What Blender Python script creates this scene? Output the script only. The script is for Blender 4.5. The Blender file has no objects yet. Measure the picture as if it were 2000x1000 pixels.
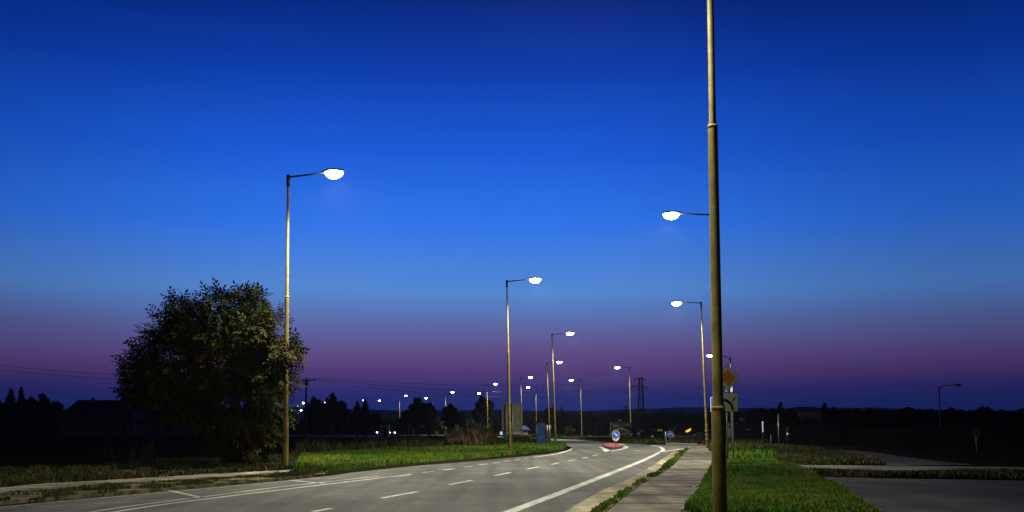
import bpy, math, random
import numpy as np
from mathutils import Vector, Matrix
R = math.radians
random.seed(7); rng = np.random.default_rng(7)
scene = bpy.context.scene
col = scene.collection

# ---------------------------------------------------------------- camera
EYE, PITCH, FPX, HORIZ = 1.5, R(5.0), 2000.0, 838.0
CY = HORIZ - FPX * math.tan(PITCH)                 # principal row of the picture
cam_d = bpy.data.cameras.new("camera"); cam = bpy.data.objects.new("camera", cam_d); col.objects.link(cam)
cam_d.sensor_width = 36; cam_d.lens = 36 * FPX / 2000; cam_d.shift_y = (CY - 500) / 2000
cam_d.clip_start = 0.1; cam_d.clip_end = 9000
cam.location = (0, 0, EYE); cam.rotation_euler = (R(90) + PITCH, 0, 0)
scene.camera = cam

# ---------------------------------------------------------------- sky
def srgb(r, g, b):
    f = lambda c: (c / 255 / 12.92) if c <= 10 else ((c / 255 + .055) / 1.055) ** 2.4
    return (f(r), f(g), f(b), 1)
world = bpy.data.worlds.new("World"); scene.world = world; world.use_nodes = True
nt = world.node_tree; N = nt.nodes; L = nt.links; N.clear()
out = N.new("ShaderNodeOutputWorld"); bg = N.new("ShaderNodeBackground"); L.new(bg.outputs[0], out.inputs[0])
tc = N.new("ShaderNodeTexCoord"); sep = N.new("ShaderNodeSeparateXYZ"); L.new(tc.outputs["Generated"], sep.inputs[0])
def M_(op, a, b=None, clamp=False, tree=None):
    n = (tree or nt).nodes.new("ShaderNodeMath"); n.operation = op; n.use_clamp = clamp
    for i, v in enumerate((a, b)):
        if v is None: continue
        if isinstance(v, (int, float)): n.inputs[i].default_value = v
        else: (tree or nt).links.new(v, n.inputs[i])
    return n.outputs[0]
elev = M_('ARCSINE', sep.outputs[2])
mpw = N.new("ShaderNodeMapping"); mpw.inputs["Scale"].default_value = (1.2, 1.2, 16); L.new(tc.outputs["Generated"], mpw.inputs[0])
nzw = N.new("ShaderNodeTexNoise"); nzw.inputs["Scale"].default_value = 2.2; nzw.inputs["Detail"].default_value = 5; L.new(mpw.outputs[0], nzw.inputs["Vector"])
en = M_('DIVIDE', M_('ADD', elev, M_('MULTIPLY', M_('SUBTRACT', nzw.outputs["Fac"]  , .5), .016)), R(45), True)
ramp = N.new("ShaderNodeValToRGB"); L.new(en, ramp.inputs[0]); cr = ramp.color_ramp
SKY = [(838, (22, 36, 98)), (803, (27, 42, 110)), (780, (36, 42, 110)), (758, (54, 46, 112)), (724, (86, 62, 120)),
       (688, (96, 80, 138)), (640, (94, 106, 168)), (575, (86, 138, 212)), (440, (48, 118, 234)), (300, (27, 92, 216)),
       (150, (13, 64, 176)), (0, (5, 38, 124))]
for i, (y, c) in enumerate(SKY):
    t = max(0.0, (math.atan((CY - y) / FPX) + PITCH) / R(45))
    e = cr.elements[i] if i < 2 else cr.elements.new(t)
    e.position = t; e.color = srgb(*c)
e = cr.elements.new(1.0); e.color = srgb(3, 14, 52)
for e in list(cr.elements):                     # the default white stop
    pass
az = M_('ABSOLUTE', M_('ARCTAN2', M_('ADD', sep.outputs[0], 0.07), sep.outputs[1]))
r2 = N.new("ShaderNodeValToRGB"); L.new(M_('DIVIDE', az, math.pi), r2.inputs[0])
r2.color_ramp.interpolation = 'EASE'
r2.color_ramp.elements[0].position = 0.03; r2.color_ramp.elements[0].color = (1, 1, 1, 1)
r2.color_ramp.elements[1].position = 0.62; r2.color_ramp.elements[1].color = (.03, .03, .03, 1)
e = r2.color_ramp.elements.new(0.165); e.color = (.60, .60, .62, 1)
mx = N.new("ShaderNodeMix"); mx.data_type = 'RGBA'; mx.blend_type = 'MULTIPLY'; mx.inputs[0].default_value = 1
L.new(ramp.outputs[0], mx.inputs[6]); L.new(r2.outputs[0], mx.inputs[7]); L.new(mx.outputs[2], bg.inputs[0])
bg.inputs[1].default_value = 1.0
scene.view_settings.view_transform = 'Standard'; scene.view_settings.look = 'None'
scene.view_settings.exposure = 0; scene.view_settings.gamma = 1
scene.cycles.use_denoising = True
scene.cycles.max_bounces = 5; scene.cycles.volume_bounces = 0; scene.cycles.diffuse_bounces = 2
scene.cycles.sample_clamp_indirect = 3
LAMP_W = 7800.0
HAZE = .0001
LAMP_COL = (1.0, .92, .68)

# ---------------------------------------------------------------- picture row/column -> place on the ground
cp, sp_ = math.cos(PITCH), math.sin(PITCH)
def ray(px, py):
    u = (px - 1000) / FPX; v = (py - CY) / FPX
    return Vector((u, cp + v * sp_, sp_ - v * cp))
def G(px, py, z=0.0):
    d = ray(px, py); t = (z - EYE) / d.z
    return Vector((d.x * t, d.y * t, z))
def proj(p):
    x, y, z = p[0], p[1], p[2] - EYE
    f = y * cp + z * sp_; v = -(z * cp - y * sp_)
    return 1000 + FPX * x / f, CY + FPX * v / f
def at(px, D, z=0.0):                              # a place at distance D seen in column px, height z
    f = D * cp + (z - EYE) * sp_
    return Vector(((px - 1000) / FPX * f, D, z))
def zat(py, D):                                    # the height seen at row py at distance D
    d = ray(1000, py); return EYE + d.z / d.y * D
def dist_for(py, h):                               # distance at which height h is seen in row py
    d = ray(1000, py); return (h - EYE) / (d.z / d.y)

# ---------------------------------------------------------------- materials
def mat(name, base, rough=.7, metal=0, base2=None, scale=5, bump=0, bscale=40, coords='Object', emit=None, estr=0, detail=6, spread=(.35, .65), spec=.5, base3=None, scale3=.3):
    m = bpy.data.materials.new(name); m.use_nodes = True
    t = m.node_tree; b = t.nodes["Principled BSDF"]
    b.inputs["Roughness"].default_value = rough; b.inputs["Metallic"].default_value = metal
    b.inputs["Specular IOR Level"].default_value = spec
    tcn = t.nodes.new("ShaderNodeTexCoord")
    def noise(s, d=detail):
        n = t.nodes.new("ShaderNodeTexNoise"); n.inputs["Scale"].default_value = s; n.inputs["Detail"].default_value = d
        t.links.new(tcn.outputs[coords], n.inputs["Vector"]); return n.outputs["Fac"]
    b2 = base2 or tuple(c * .8 for c in base)
    r = t.nodes.new("ShaderNodeValToRGB"); t.links.new(noise(scale), r.inputs[0])
    r.color_ramp.elements[0].position, r.color_ramp.elements[1].position = spread
    r.color_ramp.elements[0].color = (*base, 1); r.color_ramp.elements[1].color = (*b2, 1)
    o = r.outputs[0]
    if base3:
        r3 = t.nodes.new("ShaderNodeValToRGB"); t.links.new(noise(scale3, 4), r3.inputs[0])
        r3.color_ramp.elements[0].position, r3.color_ramp.elements[1].position = .45, .62
        r3.color_ramp.elements[0].color = (0, 0, 0, 1); r3.color_ramp.elements[1].color = (1, 1, 1, 1)
        k = t.nodes.new("ShaderNodeMix"); k.data_type = 'RGBA'; t.links.new(r3.outputs[0], k.inputs[0])
        t.links.new(o, k.inputs[6]); k.inputs[7].default_value = (*base3, 1); o = k.outputs[2]
    t.links.new(o, b.inputs["Base Color"])
    if bump:
        bn = t.nodes.new("ShaderNodeBump"); bn.inputs["Strength"].default_value = bump; bn.inputs["Distance"].default_value = .02
        t.links.new(noise(bscale), bn.inputs["Height"]); t.links.new(bn.outputs[0], b.inputs["Normal"])
    if emit:
        b.inputs["Emission Color"].default_value = (*emit, 1); b.inputs["Emission Strength"].default_value = estr
    return m
MT = dict(
    asphalt=mat("asphalt", (.108, .112, .106), .8, base2=(.074, .077, .073), scale=14, bump=.35, bscale=110, base3=(.13, .13, .12), scale3=.16, spec=.35),
    asphalt_old=mat("asphalt_old", (.042, .042, .043), .9, base2=(.028, .028, .029), scale=7, bump=.5, bscale=70, base3=(.064, .062, .06), scale3=.25, spec=.3),
    seam=mat("bitumen_seam", (.04, .038, .035), .7, base2=(.07, .065, .06), scale=3),
    paint=mat("road_paint", (.82, .82, .74), .6, base2=(.5, .5, .44), scale=3, bump=.2, bscale=60, base3=(.58, .58, .52), scale3=9),
    paint_worn=mat("road_paint_worn", (.42, .42, .38), .7, base2=(.14, .14, .135), scale=5, spread=(.42, .56)),
    concrete=mat("concrete_slab", (.25, .232, .19), .9, base2=(.16, .15, .125), scale=2.2, bump=.3, bscale=30, base3=(.13, .125, .11), scale3=.9, spec=.2),
    kerb=mat("sandy_kerb", (.48, .43, .30), .9, base2=(.33, .29, .20), scale=3, bump=.5, bscale=24, base3=(.25, .24, .17), scale3=1.2, spec=.2),
    joint=mat("joint_dirt", (.035, .033, .028), .95),
    path=mat("path_concrete", (.34, .33, .27), .9, base2=(.22, .21, .17), scale=2, bump=.4, bscale=25, base3=(.16, .15, .11), scale3=.8, spec=.2),
    gravel=mat("crumbled_verge", (.13, .11, .06), .95, base2=(.045, .05, .02), scale=5, bump=1, bscale=14, base3=(.21, .18, .115), scale3=2.2, spec=.1),
    soil=mat("field_soil", (.012, .010, .009), .95, base2=(.02, .017, .014), scale=.8, bump=.6, bscale=4, spec=0),
    turf=mat("turf_soil", (.032, .050, .010), .95, base2=(.042, .036, .016), scale=2.5, bump=.8, bscale=14, spec=.1),
    grass=mat("grass_blade", (.085, .20, .010), .6, base2=(.04, .115, .008), scale=2.5, base3=(.15, .19, .02), scale3=.45, spec=.15),
    grass_dark=mat("grass_blade_dull", (.045, .07, .014), .7, base2=(.03, .04, .010), scale=1.5, base3=(.085, .065, .026), scale3=.6, spec=.2),
    dry=mat("dry_stalk", (.15, .105, .045), .8, base2=(.07, .055, .025), scale=2, spec=.1),
    stalk=mat("grey_stalk", (.12, .10, .065), .8, base2=(.08, .065, .04), scale=2, spec=.1),
    red=mat("red_paving", (.55, .08, .07), .8, base2=(.4, .06, .05), scale=4, bump=.3, bscale=30),
    stone=mat("kerb_stone", (.28, .27, .25), .9, base2=(.16, .155, .14), scale=4, bump=.4, bscale=25),
    stone_dark=mat("kerb_dark", (.05, .052, .045), .9, base2=(.08, .08, .07), scale=4),
    pole=mat("pole_paint", (.29, .238, .045), .62, base2=(.205, .168, .038), scale=2.2, bump=.2, bscale=30, base3=(.18, .135, .035), scale3=1.6, spec=.3),
    pole_grey=mat("pole_galvanised", (.30, .29, .24), .45, .4, base2=(.22, .21, .17), scale=4),
    rust=mat("rusty_band", (.10, .055, .02), .8, base2=(.22, .15, .05), scale=9),
    arm=mat("arm_steel", (.06, .055, .045), .6, .3, base2=(.04, .037, .03), scale=6),
    head=mat("luminaire_shell", (.16, .16, .155), .45, .2, base2=(.11, .11, .105), scale=6),
    bulb=mat("lit_bowl", (.8, .8, .8), .3, emit=(1.0, .96, .84), estr=45),
    bulb_far=mat("lit_bowl_cool", (.8, .8, .8), .3, emit=(.85, .95, 1.0), estr=40),
    bulb_off=mat("unlit_bowl", (.15, .15, .15), .3),
    bark=mat("bark", (.05, .04, .028), .9, base2=(.03, .024, .018), scale=9, bump=.7, bscale=18, spec=.1),
    leaf=mat("walnut_leaf", (.023, .032, .002), .75, base2=(.012, .023, .0015), scale=1.3, base3=(.036, .025, .002), scale3=.5, spec=.12),
    leaf_far=mat("far_leaf", (.012, .018, .006), .9, base2=(.008, .012, .004), scale=.5, spec=.05),
    leaf_pale=mat("pale_bush_leaf", (.05, .055, .015), .8, base2=(.03, .035, .01), scale=.5, spec=.1),
    needle=mat("conifer_needle", (.016, .024, .012), .9, base2=(.010, .016, .008), scale=.5, spec=.05),
    hill=mat("wooded_hill", (.02, .028, .016), 1, base2=(.012, .018, .01), scale=.01, spec=0),
    galv=mat("galvanised_post", (.34, .35, .34), .45, .5, base2=(.24, .25, .245), scale=6),
    signback=mat("sign_back_grey", (.20, .21, .19), .55, .2, base2=(.16, .17, .155), scale=3),
    white=mat("sign_white", (.80, .82, .76), .5, base2=(.72, .74, .68), scale=3),
    orange=mat("sign_orange", (.95, .36, .012), .5, base2=(.85, .31, .010), scale=4),
    black=mat("sign_black", (.012, .012, .012), .5),
    blue=mat("sign_blue", (.015, .12, .90), .5, base2=(.012, .10, .80), scale=4),
    bluepanel=mat("blue_panel", (.006, .045, .24), .5, base2=(.012, .085, .36), scale=7, spread=(.45, .6)),
    plaster=mat("plaster_wall", (.34, .32, .33), .9, base2=(.26, .25, .26), scale=.6, spec=.1),
    roof=mat("roof_tile", (.02, .015, .013), .85, base2=(.028, .02, .016), scale=1.5, bump=.5, bscale=8, spec=.1),
    roof_blue=mat("blue_sheet_roof", (.03, .07, .30), .6, base2=(.025, .06, .25), scale=3),
    glass=mat("dark_glass", (.012, .014, .02), .15),
    frame=mat("dark_frame", (.02, .02, .02), .6),
    carpaint=mat("car_paint_blue", (.05, .07, .13), .25, .3, base2=(.045, .065, .12), scale=2),
    cargrey=mat("car_paint_silver", (.25, .26, .27), .3, .4, base2=(.22, .23, .24), scale=2),
    tyre=mat("tyre_rubber", (.015, .015, .015), .9),
    rim=mat("wheel_rim", (.35, .35, .36), .35, .8),
    lampglass=mat("headlight_lens", (.6, .6, .6), .15),
    headlit=mat("lit_headlight", (.8, .8, .8), .2, emit=(1, .95, .85), estr=25),
    litwin=mat("lit_yellow_window", (.5, .4, .1), .6, emit=(1.0, .62, .04), estr=1.1),
    litdim=mat("dim_lit_window", (.3, .25, .1), .6, emit=(.9, .6, .15), estr=.15),
    litorange=mat("orange_window", (.4, .2, .1), .6, emit=(1.0, .35, .12), estr=.3),
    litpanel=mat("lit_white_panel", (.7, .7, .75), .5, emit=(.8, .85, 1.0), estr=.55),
    lattice=mat("lattice_steel", (.035, .033, .03), .7, .3),
    cpole=mat("spun_concrete", (.06, .058, .055), .9, base2=(.045, .044, .042), scale=2),
    wire=mat("wire", (.02, .02, .02), .6),
    ceramic=mat("insulator", (.05, .03, .02), .3),
    board=mat("billboard_face", (.02, .02, .022), .6, base2=(.03, .03, .033), scale=1.2),
    boardgrey=mat("billboard_grey", (.12, .12, .12), .6),
    boardyellow=mat("billboard_yellow", (.35, .22, .02), .6),
    fence=mat("fence_concrete", (.008, .008, .009), .95, base2=(.005, .005, .006), scale=2, spec=.1),
    fence_pale=mat("dull_plate", (.09, .095, .09), .7, base2=(.05, .053, .05), scale=2),  # dull grey tone for the far right sign plate
    fibre=mat("paper_litter", (.6, .6, .58), .8),
)

def wear(m, cracks=True):
    """real road wear: grain, tyre-polished streaks along the lane, stains, patches and hairline cracks"""
    t = m.node_tree; b = t.nodes["Principled BSDF"]; src = b.inputs["Base Color"].links[0].from_socket
    tcn = t.nodes.new("ShaderNodeTexCoord"); mp = t.nodes.new("ShaderNodeMapping"); mp.inputs["Rotation"].default_value = (0, 0, R(13)); mp.inputs["Scale"].default_value = (1.3, .05, 1)
    t.links.new(tcn.outputs["Object"], mp.inputs[0])
    def nz(v, s, d=5, rg=(.4, .6), lo=.7, hi=1.15):
        n = t.nodes.new("ShaderNodeTexNoise"); n.inputs["Scale"].default_value = s; n.inputs["Detail"].default_value = d; t.links.new(v, n.inputs["Vector"])
        r = t.nodes.new("ShaderNodeMapRange"); r.inputs[1].default_value, r.inputs[2].default_value = rg; r.inputs[3].default_value, r.inputs[4].default_value = lo, hi
        t.links.new(n.outputs["Fac"], r.inputs[0]); return r.outputs[0]
    f = nz(mp.outputs[0], 1.3, 4, (.38, .62), .70, 1.16)
    f = M_('MULTIPLY', f, nz(tcn.outputs["Object"], .35, 5, (.40, .60), .78, 1.14), tree=t)
    f = M_('MULTIPLY', f, nz(tcn.outputs["Object"], 45, 3, (.3, .7), .72, 1.28), tree=t)
    f = M_('MULTIPLY', f, nz(tcn.outputs["Object"], 1.1, 8, (.60, .66), 1.0, .80), tree=t)
    if cracks:
        v = t.nodes.new("ShaderNodeTexVoronoi"); v.feature = 'DISTANCE_TO_EDGE'; v.inputs["Scale"].default_value = .22
        wn = t.nodes.new("ShaderNodeTexNoise"); wn.inputs["Scale"].default_value = 1.6; wn.inputs["Detail"].default_value = 6; t.links.new(tcn.outputs["Object"], wn.inputs["Vector"])
        ad = t.nodes.new("ShaderNodeVectorMath"); ad.operation = 'ADD'; sc_ = t.nodes.new("ShaderNodeVectorMath"); sc_.operation = 'SCALE'; sc_.inputs[3].default_value = 1.4
        t.links.new(wn.outputs["Color"], sc_.inputs[0]); t.links.new(sc_.outputs[0], ad.inputs[0]); t.links.new(tcn.outputs["Object"], ad.inputs[1]); t.links.new(ad.outputs[0], v.inputs["Vector"])
        c = M_('MULTIPLY', M_('LESS_THAN', v.outputs[0], .0045, tree=t), M_('GREATER_THAN', nz(tcn.outputs["Object"], .12, 2, (0, 1), 0, 1), .50, tree=t), tree=t)
        f = M_('MULTIPLY', f, M_('SUBTRACT', 1.0, M_('MULTIPLY', c, .5, tree=t), tree=t), tree=t)
    k = t.nodes.new("ShaderNodeMix"); k.data_type = 'RGBA'; k.blend_type = 'MULTIPLY'; k.inputs[0].default_value = 1
    cb = t.nodes.new("ShaderNodeCombineColor")
    for q in range(3): t.links.new(f, cb.inputs[q])
    t.links.new(src, k.inputs[6]); t.links.new(cb.outputs[0], k.inputs[7]); t.links.new(k.outputs[2], b.inputs["Base Color"])
wear(MT["asphalt"]); wear(MT["asphalt_old"]); wear(MT["concrete"]); wear(MT["kerb"], False); wear(MT["path"], False); wear(MT["pole"], False); wear(MT["paint"], False)

# ---------------------------------------------------------------- mesh helpers
class MB:
    def __init__(s): s.v, s.f, s.m, s.sm = [], [], [], []
    def add(s, vs, fs, m=0, smooth=False):
        o = len(s.v); s.v += [tuple(v) for v in vs]
        for f in fs: s.f.append(tuple(i + o for i in f)); s.m.append(m); s.sm.append(smooth)
        return s
    def box(s, c, d, m=0, rz=0.0, mat3=None):
        x, y, z = d[0] / 2, d[1] / 2, d[2] / 2
        P = [Vector((sx * x, sy * y, sz * z)) for sz in (-1, 1) for sy in (-1, 1) for sx in (-1, 1)]
        if mat3: P = [mat3 @ p for p in P]
        elif rz: P = [Matrix.Rotation(rz, 3, 'Z') @ p for p in P]
        c = Vector(c)
        return s.add([p + c for p in P], [(0, 2, 3, 1), (4, 5, 7, 6), (0, 1, 5, 4), (2, 6, 7, 3), (0, 4, 6, 2), (1, 3, 7, 5)], m)
    def bar(s, a, b, w, h=None, m=0):
        a, b = Vector(a), Vector(b); d = b - a
        q = d.to_track_quat('Z', 'Y').to_matrix()
        return s.box((a + b) / 2, (w, h or w, d.length), m, mat3=q)
    def tube(s, pts, rad, n=10, m=0, cap=True, smooth=True):
        pts = [Vector(p) for p in pts]; rad = rad if isinstance(rad, (list, tuple)) else [rad] * len(pts)
        vs = []; up = Vector((0, 0, 1)); prev = None
        for i, p in enumerate(pts):
            t = (pts[min(i + 1, len(pts) - 1)] - pts[max(i - 1, 0)])
            if t.length < 1e-9: t = up.copy()
            t.normalize()
            a = prev if prev is not None else (Vector((1, 0, 0)) if abs(t.x) < .9 else Vector((0, 1, 0)))
            a = (a - t * a.dot(t)); a.normalize(); b = t.cross(a); prev = a
            vs += [p + (a * math.cos(2 * math.pi * k / n) + b * math.sin(2 * math.pi * k / n)) * rad[i] for k in range(n)]
        fs = [(i * n + k, i * n + (k + 1) % n, (i + 1) * n + (k + 1) % n, (i + 1) * n + k) for i in range(len(pts) - 1) for k in range(n)]
        s.add(vs, fs, m, smooth)
        if cap:
            o = len(s.v) - len(vs)
            s.f.append(tuple(o + k for k in range(n))[::-1]); s.m.append(m); s.sm.append(False)
            s.f.append(tuple(o + (len(pts) - 1) * n + k for k in range(n))); s.m.append(m); s.sm.append(False)
        return s
    def prism(s, poly, z0, z1, m=0, frame=None):
        n = len(poly); P = [Vector((p[0], p[1], z0)) for p in poly] + [Vector((p[0], p[1], z1)) for p in poly]
        if frame: P = [frame @ p for p in P]
        return s.add(P, [tuple(range(n))[::-1], tuple(range(n, 2 * n))] + [(i, (i + 1) % n, n + (i + 1) % n, n + i) for i in range(n)], m)
    def ball(s, c, r, m=0, nu=10, nv=6, zlo=-1.0, zhi=1.0):
        c = Vector(c); vs = []
        for j in range(nv + 1):
            a = math.asin(zlo) + (math.asin(zhi) - math.asin(zlo)) * j / nv
            vs += [c + Vector((r[0] * math.cos(a) * math.cos(2 * math.pi * k / nu), r[1] * math.cos(a) * math.sin(2 * math.pi * k / nu), r[2] * math.sin(a))) for k in range(nu)]
        return s.add(vs, [(j * nu + k, j * nu + (k + 1) % nu, (j + 1) * nu + (k + 1) % nu, (j + 1) * nu + k) for j in range(nv) for k in range(nu)], m, True)
    def build(s, name, mats, parent=None, loc=None):
        me = bpy.data.meshes.new(name); me.from_pydata(s.v, [], s.f)
        for m in (mats if isinstance(mats, (list, tuple)) else [mats]): me.materials.append(MT[m])
        me.polygons.foreach_set("material_index", s.m); me.polygons.foreach_set("use_smooth", s.sm); me.update()
        o = bpy.data.objects.new(name, me); col.objects.link(o)
        if parent is not None: o.parent = parent
        if loc is not None: o.location = loc
        return o
def np_mesh(name, V, F, mats, parent=None, midx=None):
    """V (n,3); F (m,k) equal-sided faces"""
    me = bpy.data.meshes.new(name); n, k = F.shape
    me.vertices.add(len(V)); me.vertices.foreach_set("co", V.astype(np.float32).ravel())
    me.loops.add(n * k); me.loops.foreach_set("vertex_index", F.astype(np.int32).ravel())
    me.polygons.add(n); me.polygons.foreach_set("loop_start", np.arange(0, n * k, k, dtype=np.int32))
    for m in (mats if isinstance(mats, (list, tuple)) else [mats]): me.materials.append(MT[m])
    if midx is not None: me.polygons.foreach_set("material_index", midx.astype(np.int32))
    me.update(calc_edges=True)
    o = bpy.data.objects.new(name, me); col.objects.link(o)
    if parent is not None: o.parent = parent
    return o
def tag(o, label=None, cat=None, group=None, kind=None):
    if label: o["label"] = label
    if cat: o["category"] = cat
    if group: o["group"] = group
    if kind: o["kind"] = kind
    return o
def empty(name, loc, rz=0, **k):
    o = bpy.data.objects.new(name, None); col.objects.link(o); o.location = loc; o.rotation_euler = (0, 0, rz)
    return tag(o, **k)
def copy_tree(o, parent=None):
    c = o.copy(); col.objects.link(c)
    if parent is not None: c.parent = parent
    for ch in [x for x in KIDS.get(o.name, [])]: KIDS.setdefault(c.name, []).append(copy_tree(ch, c))
    return c
KIDS = {}
def kids(o):                                        # remember the tree of a prototype
    KIDS[o.name] = [c for c in bpy.data.objects if c.parent == o]
    for c in KIDS[o.name]: kids(c)

# ---------------------------------------------------------------- ground sheets
def smooth_line(pts, n=8):
    P = [Vector(p) for p in pts]; out = []
    for i in range(len(P) - 1):
        p0, p1, p2, p3 = P[max(i - 1, 0)], P[i], P[i + 1], P[min(i + 2, len(P) - 1)]
        for k in range(n):
            t = k / n
            out.append(.5 * ((2 * p1) + (p2 - p0) * t + (2 * p0 - 5 * p1 + 4 * p2 - p3) * t * t + (3 * p1 - p0 - 3 * p2 + p3) * t ** 3))
    return out + [P[-1]]
def gpoly(px, z=0.0): return [G(x, y) for x, y in px]
def sheet(name, polys, z0, z1, m, side=None, kind="structure"):
    b = MB()
    for p in polys:
        P = [Vector((q[0], q[1], 0)) for q in p]
        area = sum(P[i].x * P[(i + 1) % len(P)].y - P[(i + 1) % len(P)].x * P[i].y for i in range(len(P)))
        if area < 0: P.reverse()
        b.prism(P, z0, z1)
    o = b.build(name, m); return tag(o, kind=kind)
def ribbon(px, w, z, w2=None):
    L_ = smooth_line(gpoly(px), 6) if len(px) > 2 else gpoly(px); vs, fs = [], []
    w2 = w2 or w
    for i, p in enumerate(L_):
        t = (L_[min(i + 1, len(L_) - 1)] - L_[max(i - 1, 0)]).normalized(); nrm = Vector((-t.y, t.x, 0))
        ww = w + (w2 - w) * i / (len(L_) - 1)
        a, b = p + nrm * ww / 2, p - nrm * ww / 2
        vs += [(a.x, a.y, z), (b.x, b.y, z)]
        if i: fs.append((2 * i - 2, 2 * i - 1, 2 * i + 1, 2 * i))
    return vs, fs

g = MB(); g.add([(-3500, -60, 0), (3500, -60, 0), (3500, 5000, 0), (-3500, 5000, 0)], [(0, 1, 2, 3)])
tag(g.build("field_ground", "soil"), kind="structure")

ROAD = [(-900, 1500), (-500, 1060), (0, 990), (100, 980), (270, 965), (390, 954), (565, 938), (700, 922), (800, 911), (900, 903), (1000, 894), (1070, 887),
        (1108, 880), (1118, 875), (1110, 871), (1080, 866), (1045, 862.5), (1000, 859.5), (946, 857), (860, 855), (760, 853), (640, 851.5), (500, 850.5),
        (500, 846.2), (640, 846.8), (760, 847.5), (860, 849.5), (946, 851.5), (1050, 855), (1120, 858.5), (1220, 866), (1262, 868.5), (1300, 869), (1385, 869.5), (1470, 869.7), (1470, 873),
        (1385, 874), (1345, 877), (1322, 881), (1308, 890), (1276, 914), (1228, 943), (1176, 967), (1124, 999), (1020, 1060), (850, 1160), (600, 1500)]
rp = gpoly(ROAD)
for o_ in (sheet("road", [rp], .001, .005, "asphalt"),): pass

# markings
mk = MB()
def addr(px, w, w2=None, b=mk): b.add(*ribbon(px, w, .009, w2))
addr([(700, 1120), (1000, 999), (1100, 961), (1200, 922), (1255, 900), (1284, 886), (1295, 879.5), (1290, 873.5), (1274, 870.5)], .24, .30)
addr([(-100, 1062), (240, 998), (420, 973), (600, 951), (700, 939), (803, 927)], .13)
addr([(-200, 1070), (195, 998), (390, 972), (480, 960), (600, 945.5), (740, 931)], .10)
addr([(333, 959), (392, 972)], .14); addr([(566, 938.5), (634, 944.5)], .14)
for a, b in [((612, 1000), (646, 993.5)), ((745, 973.5), (815, 961)), ((878, 947), (922, 938.5)), ((967, 929.3), (997, 923.2)), ((1030, 916.5), (1052, 912)),
             ((1077, 907.5), (1093, 904.2)), ((1111, 900.5), (1124, 897.7)), ((1138, 895.5), (1147, 893.3)), ((1157, 890.8), (1168, 888)), ((470, 1026), (515, 1017))]:
    addr([a, b], .14)
for a, b in [((825, 923.5), (848, 920.8)), ((869, 918), (888, 915.6)), ((904, 913), (922, 910.6)), ((935, 908.5), (951, 906.3)), ((962, 905), (976, 903)), ((985, 901.3), (997, 899.8)), ((1006, 898.5), (1015, 897.2)), ((1024, 896.2), (1032, 895))]:
    addr([a, b], .14)
addr([(1042, 893.5), (1080, 888), (1100, 883.5), (1112, 879.5), (1117, 876.5)], .16, .22)
addr([(1172, 873), (1180, 876.5), (1188, 882.5)], .22, .5); addr([(1188, 882.5), (1205, 879.5), (1222, 875.5)], .3)
addr([(1219, 871), (1222, 875.7)], .5)
addr([(1288, 884.2), (1310, 880), (1340, 876), (1370, 873), (1395, 871.5)], .22)
tag(mk.build("lane_markings", "paint"), kind="structure")
mw = MB()
for px, w in [([(-200, 1010), (0, 991.5), (120, 980.5), (270, 966.8), (390, 956), (566, 940)], .12), ([(-100, 1001), (0, 994), (150, 987), (390, 973.2)], .08),
              ([(604, 937), (632, 934.5)], .12), ([(640, 936), (676, 933)], .12), ([(685, 934.5), (720, 931.5)], .12), ([(1112, 871.8), (1122, 873)], .2),
              ([(1060, 858.5), (1130, 862), (1170, 866)], .2), ([(1254, 872), (1262, 872)], .3), ([(1255, 875.5), (1263, 875.5)], .4), ([(1238, 881), (1252, 879.5)], .3),
              ([(760, 851), (860, 852.6), (946, 854), (1020, 857.5)], .25), ([(1314, 875), (1320, 874.5)], .3)]:
    mw.add(*ribbon(px, w, .009))
tag(mw.build("faded_markings", "paint_worn"), kind="structure")
sm = MB()
for px, w in [([(430, 1035), (612, 1001), (745, 974.5), (878, 948), (967, 930.5), (1077, 908.5), (1168, 888.5)], .05), ([(1130, 902), (1180, 893), (1236, 881)], .04)]:
    sm.add(*ribbon(px, w, .007))
tag(sm.build("asphalt_seam", "seam"), kind="structure")

# right kerb strip, turf strip, footpath of slabs
KL = [(600, 1500), (850, 1160), (1020, 1060), (1124, 999), (1176, 967), (1228, 943), (1276, 914), (1308, 890), (1318, 882.5)]
KR = [(700, 1600), (930, 1200), (1080, 1060), (1172, 999), (1194, 987), (1234, 957), (1278, 929), (1312, 901), (1327, 886)]
SL = [(900, 1600), (1020, 1200), (1130, 1060), (1196, 999), (1218, 979), (1253, 953), (1304, 922), (1324, 902), (1340, 884), (1350, 876)]
SR = [(1000, 1600), (1130, 1300), (1290, 1070), (1344, 1000), (1372, 953), (1386, 925), (1392, 905), (1393, 890), (1392, 875)]
def dense(P, n=5): return [P[i].lerp(P[i + 1], k / n) for i in range(len(P) - 1) for k in range(n)] + [P[-1]]
jag = lambda P, a: [Vector((p.x + random.uniform(-a, a), p.y + random.uniform(-a, a), 0)) for p in P]
kl = smooth_line(gpoly(KL), 10); kr = smooth_line(gpoly(KR), 10); slp = smooth_line(gpoly(SL), 10); srp = smooth_line(gpoly(SR), 10)
sheet("kerb_strip", [jag(dense(kl, 4), .035) + kr[::-1]], 0, .11, "kerb")
sheet("turf_strip", [kr + slp[::-1]], 0, .10, "gravel")
sheet("footpath_bed", [slp + srp[::-1]], 0, .085, "joint")
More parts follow.
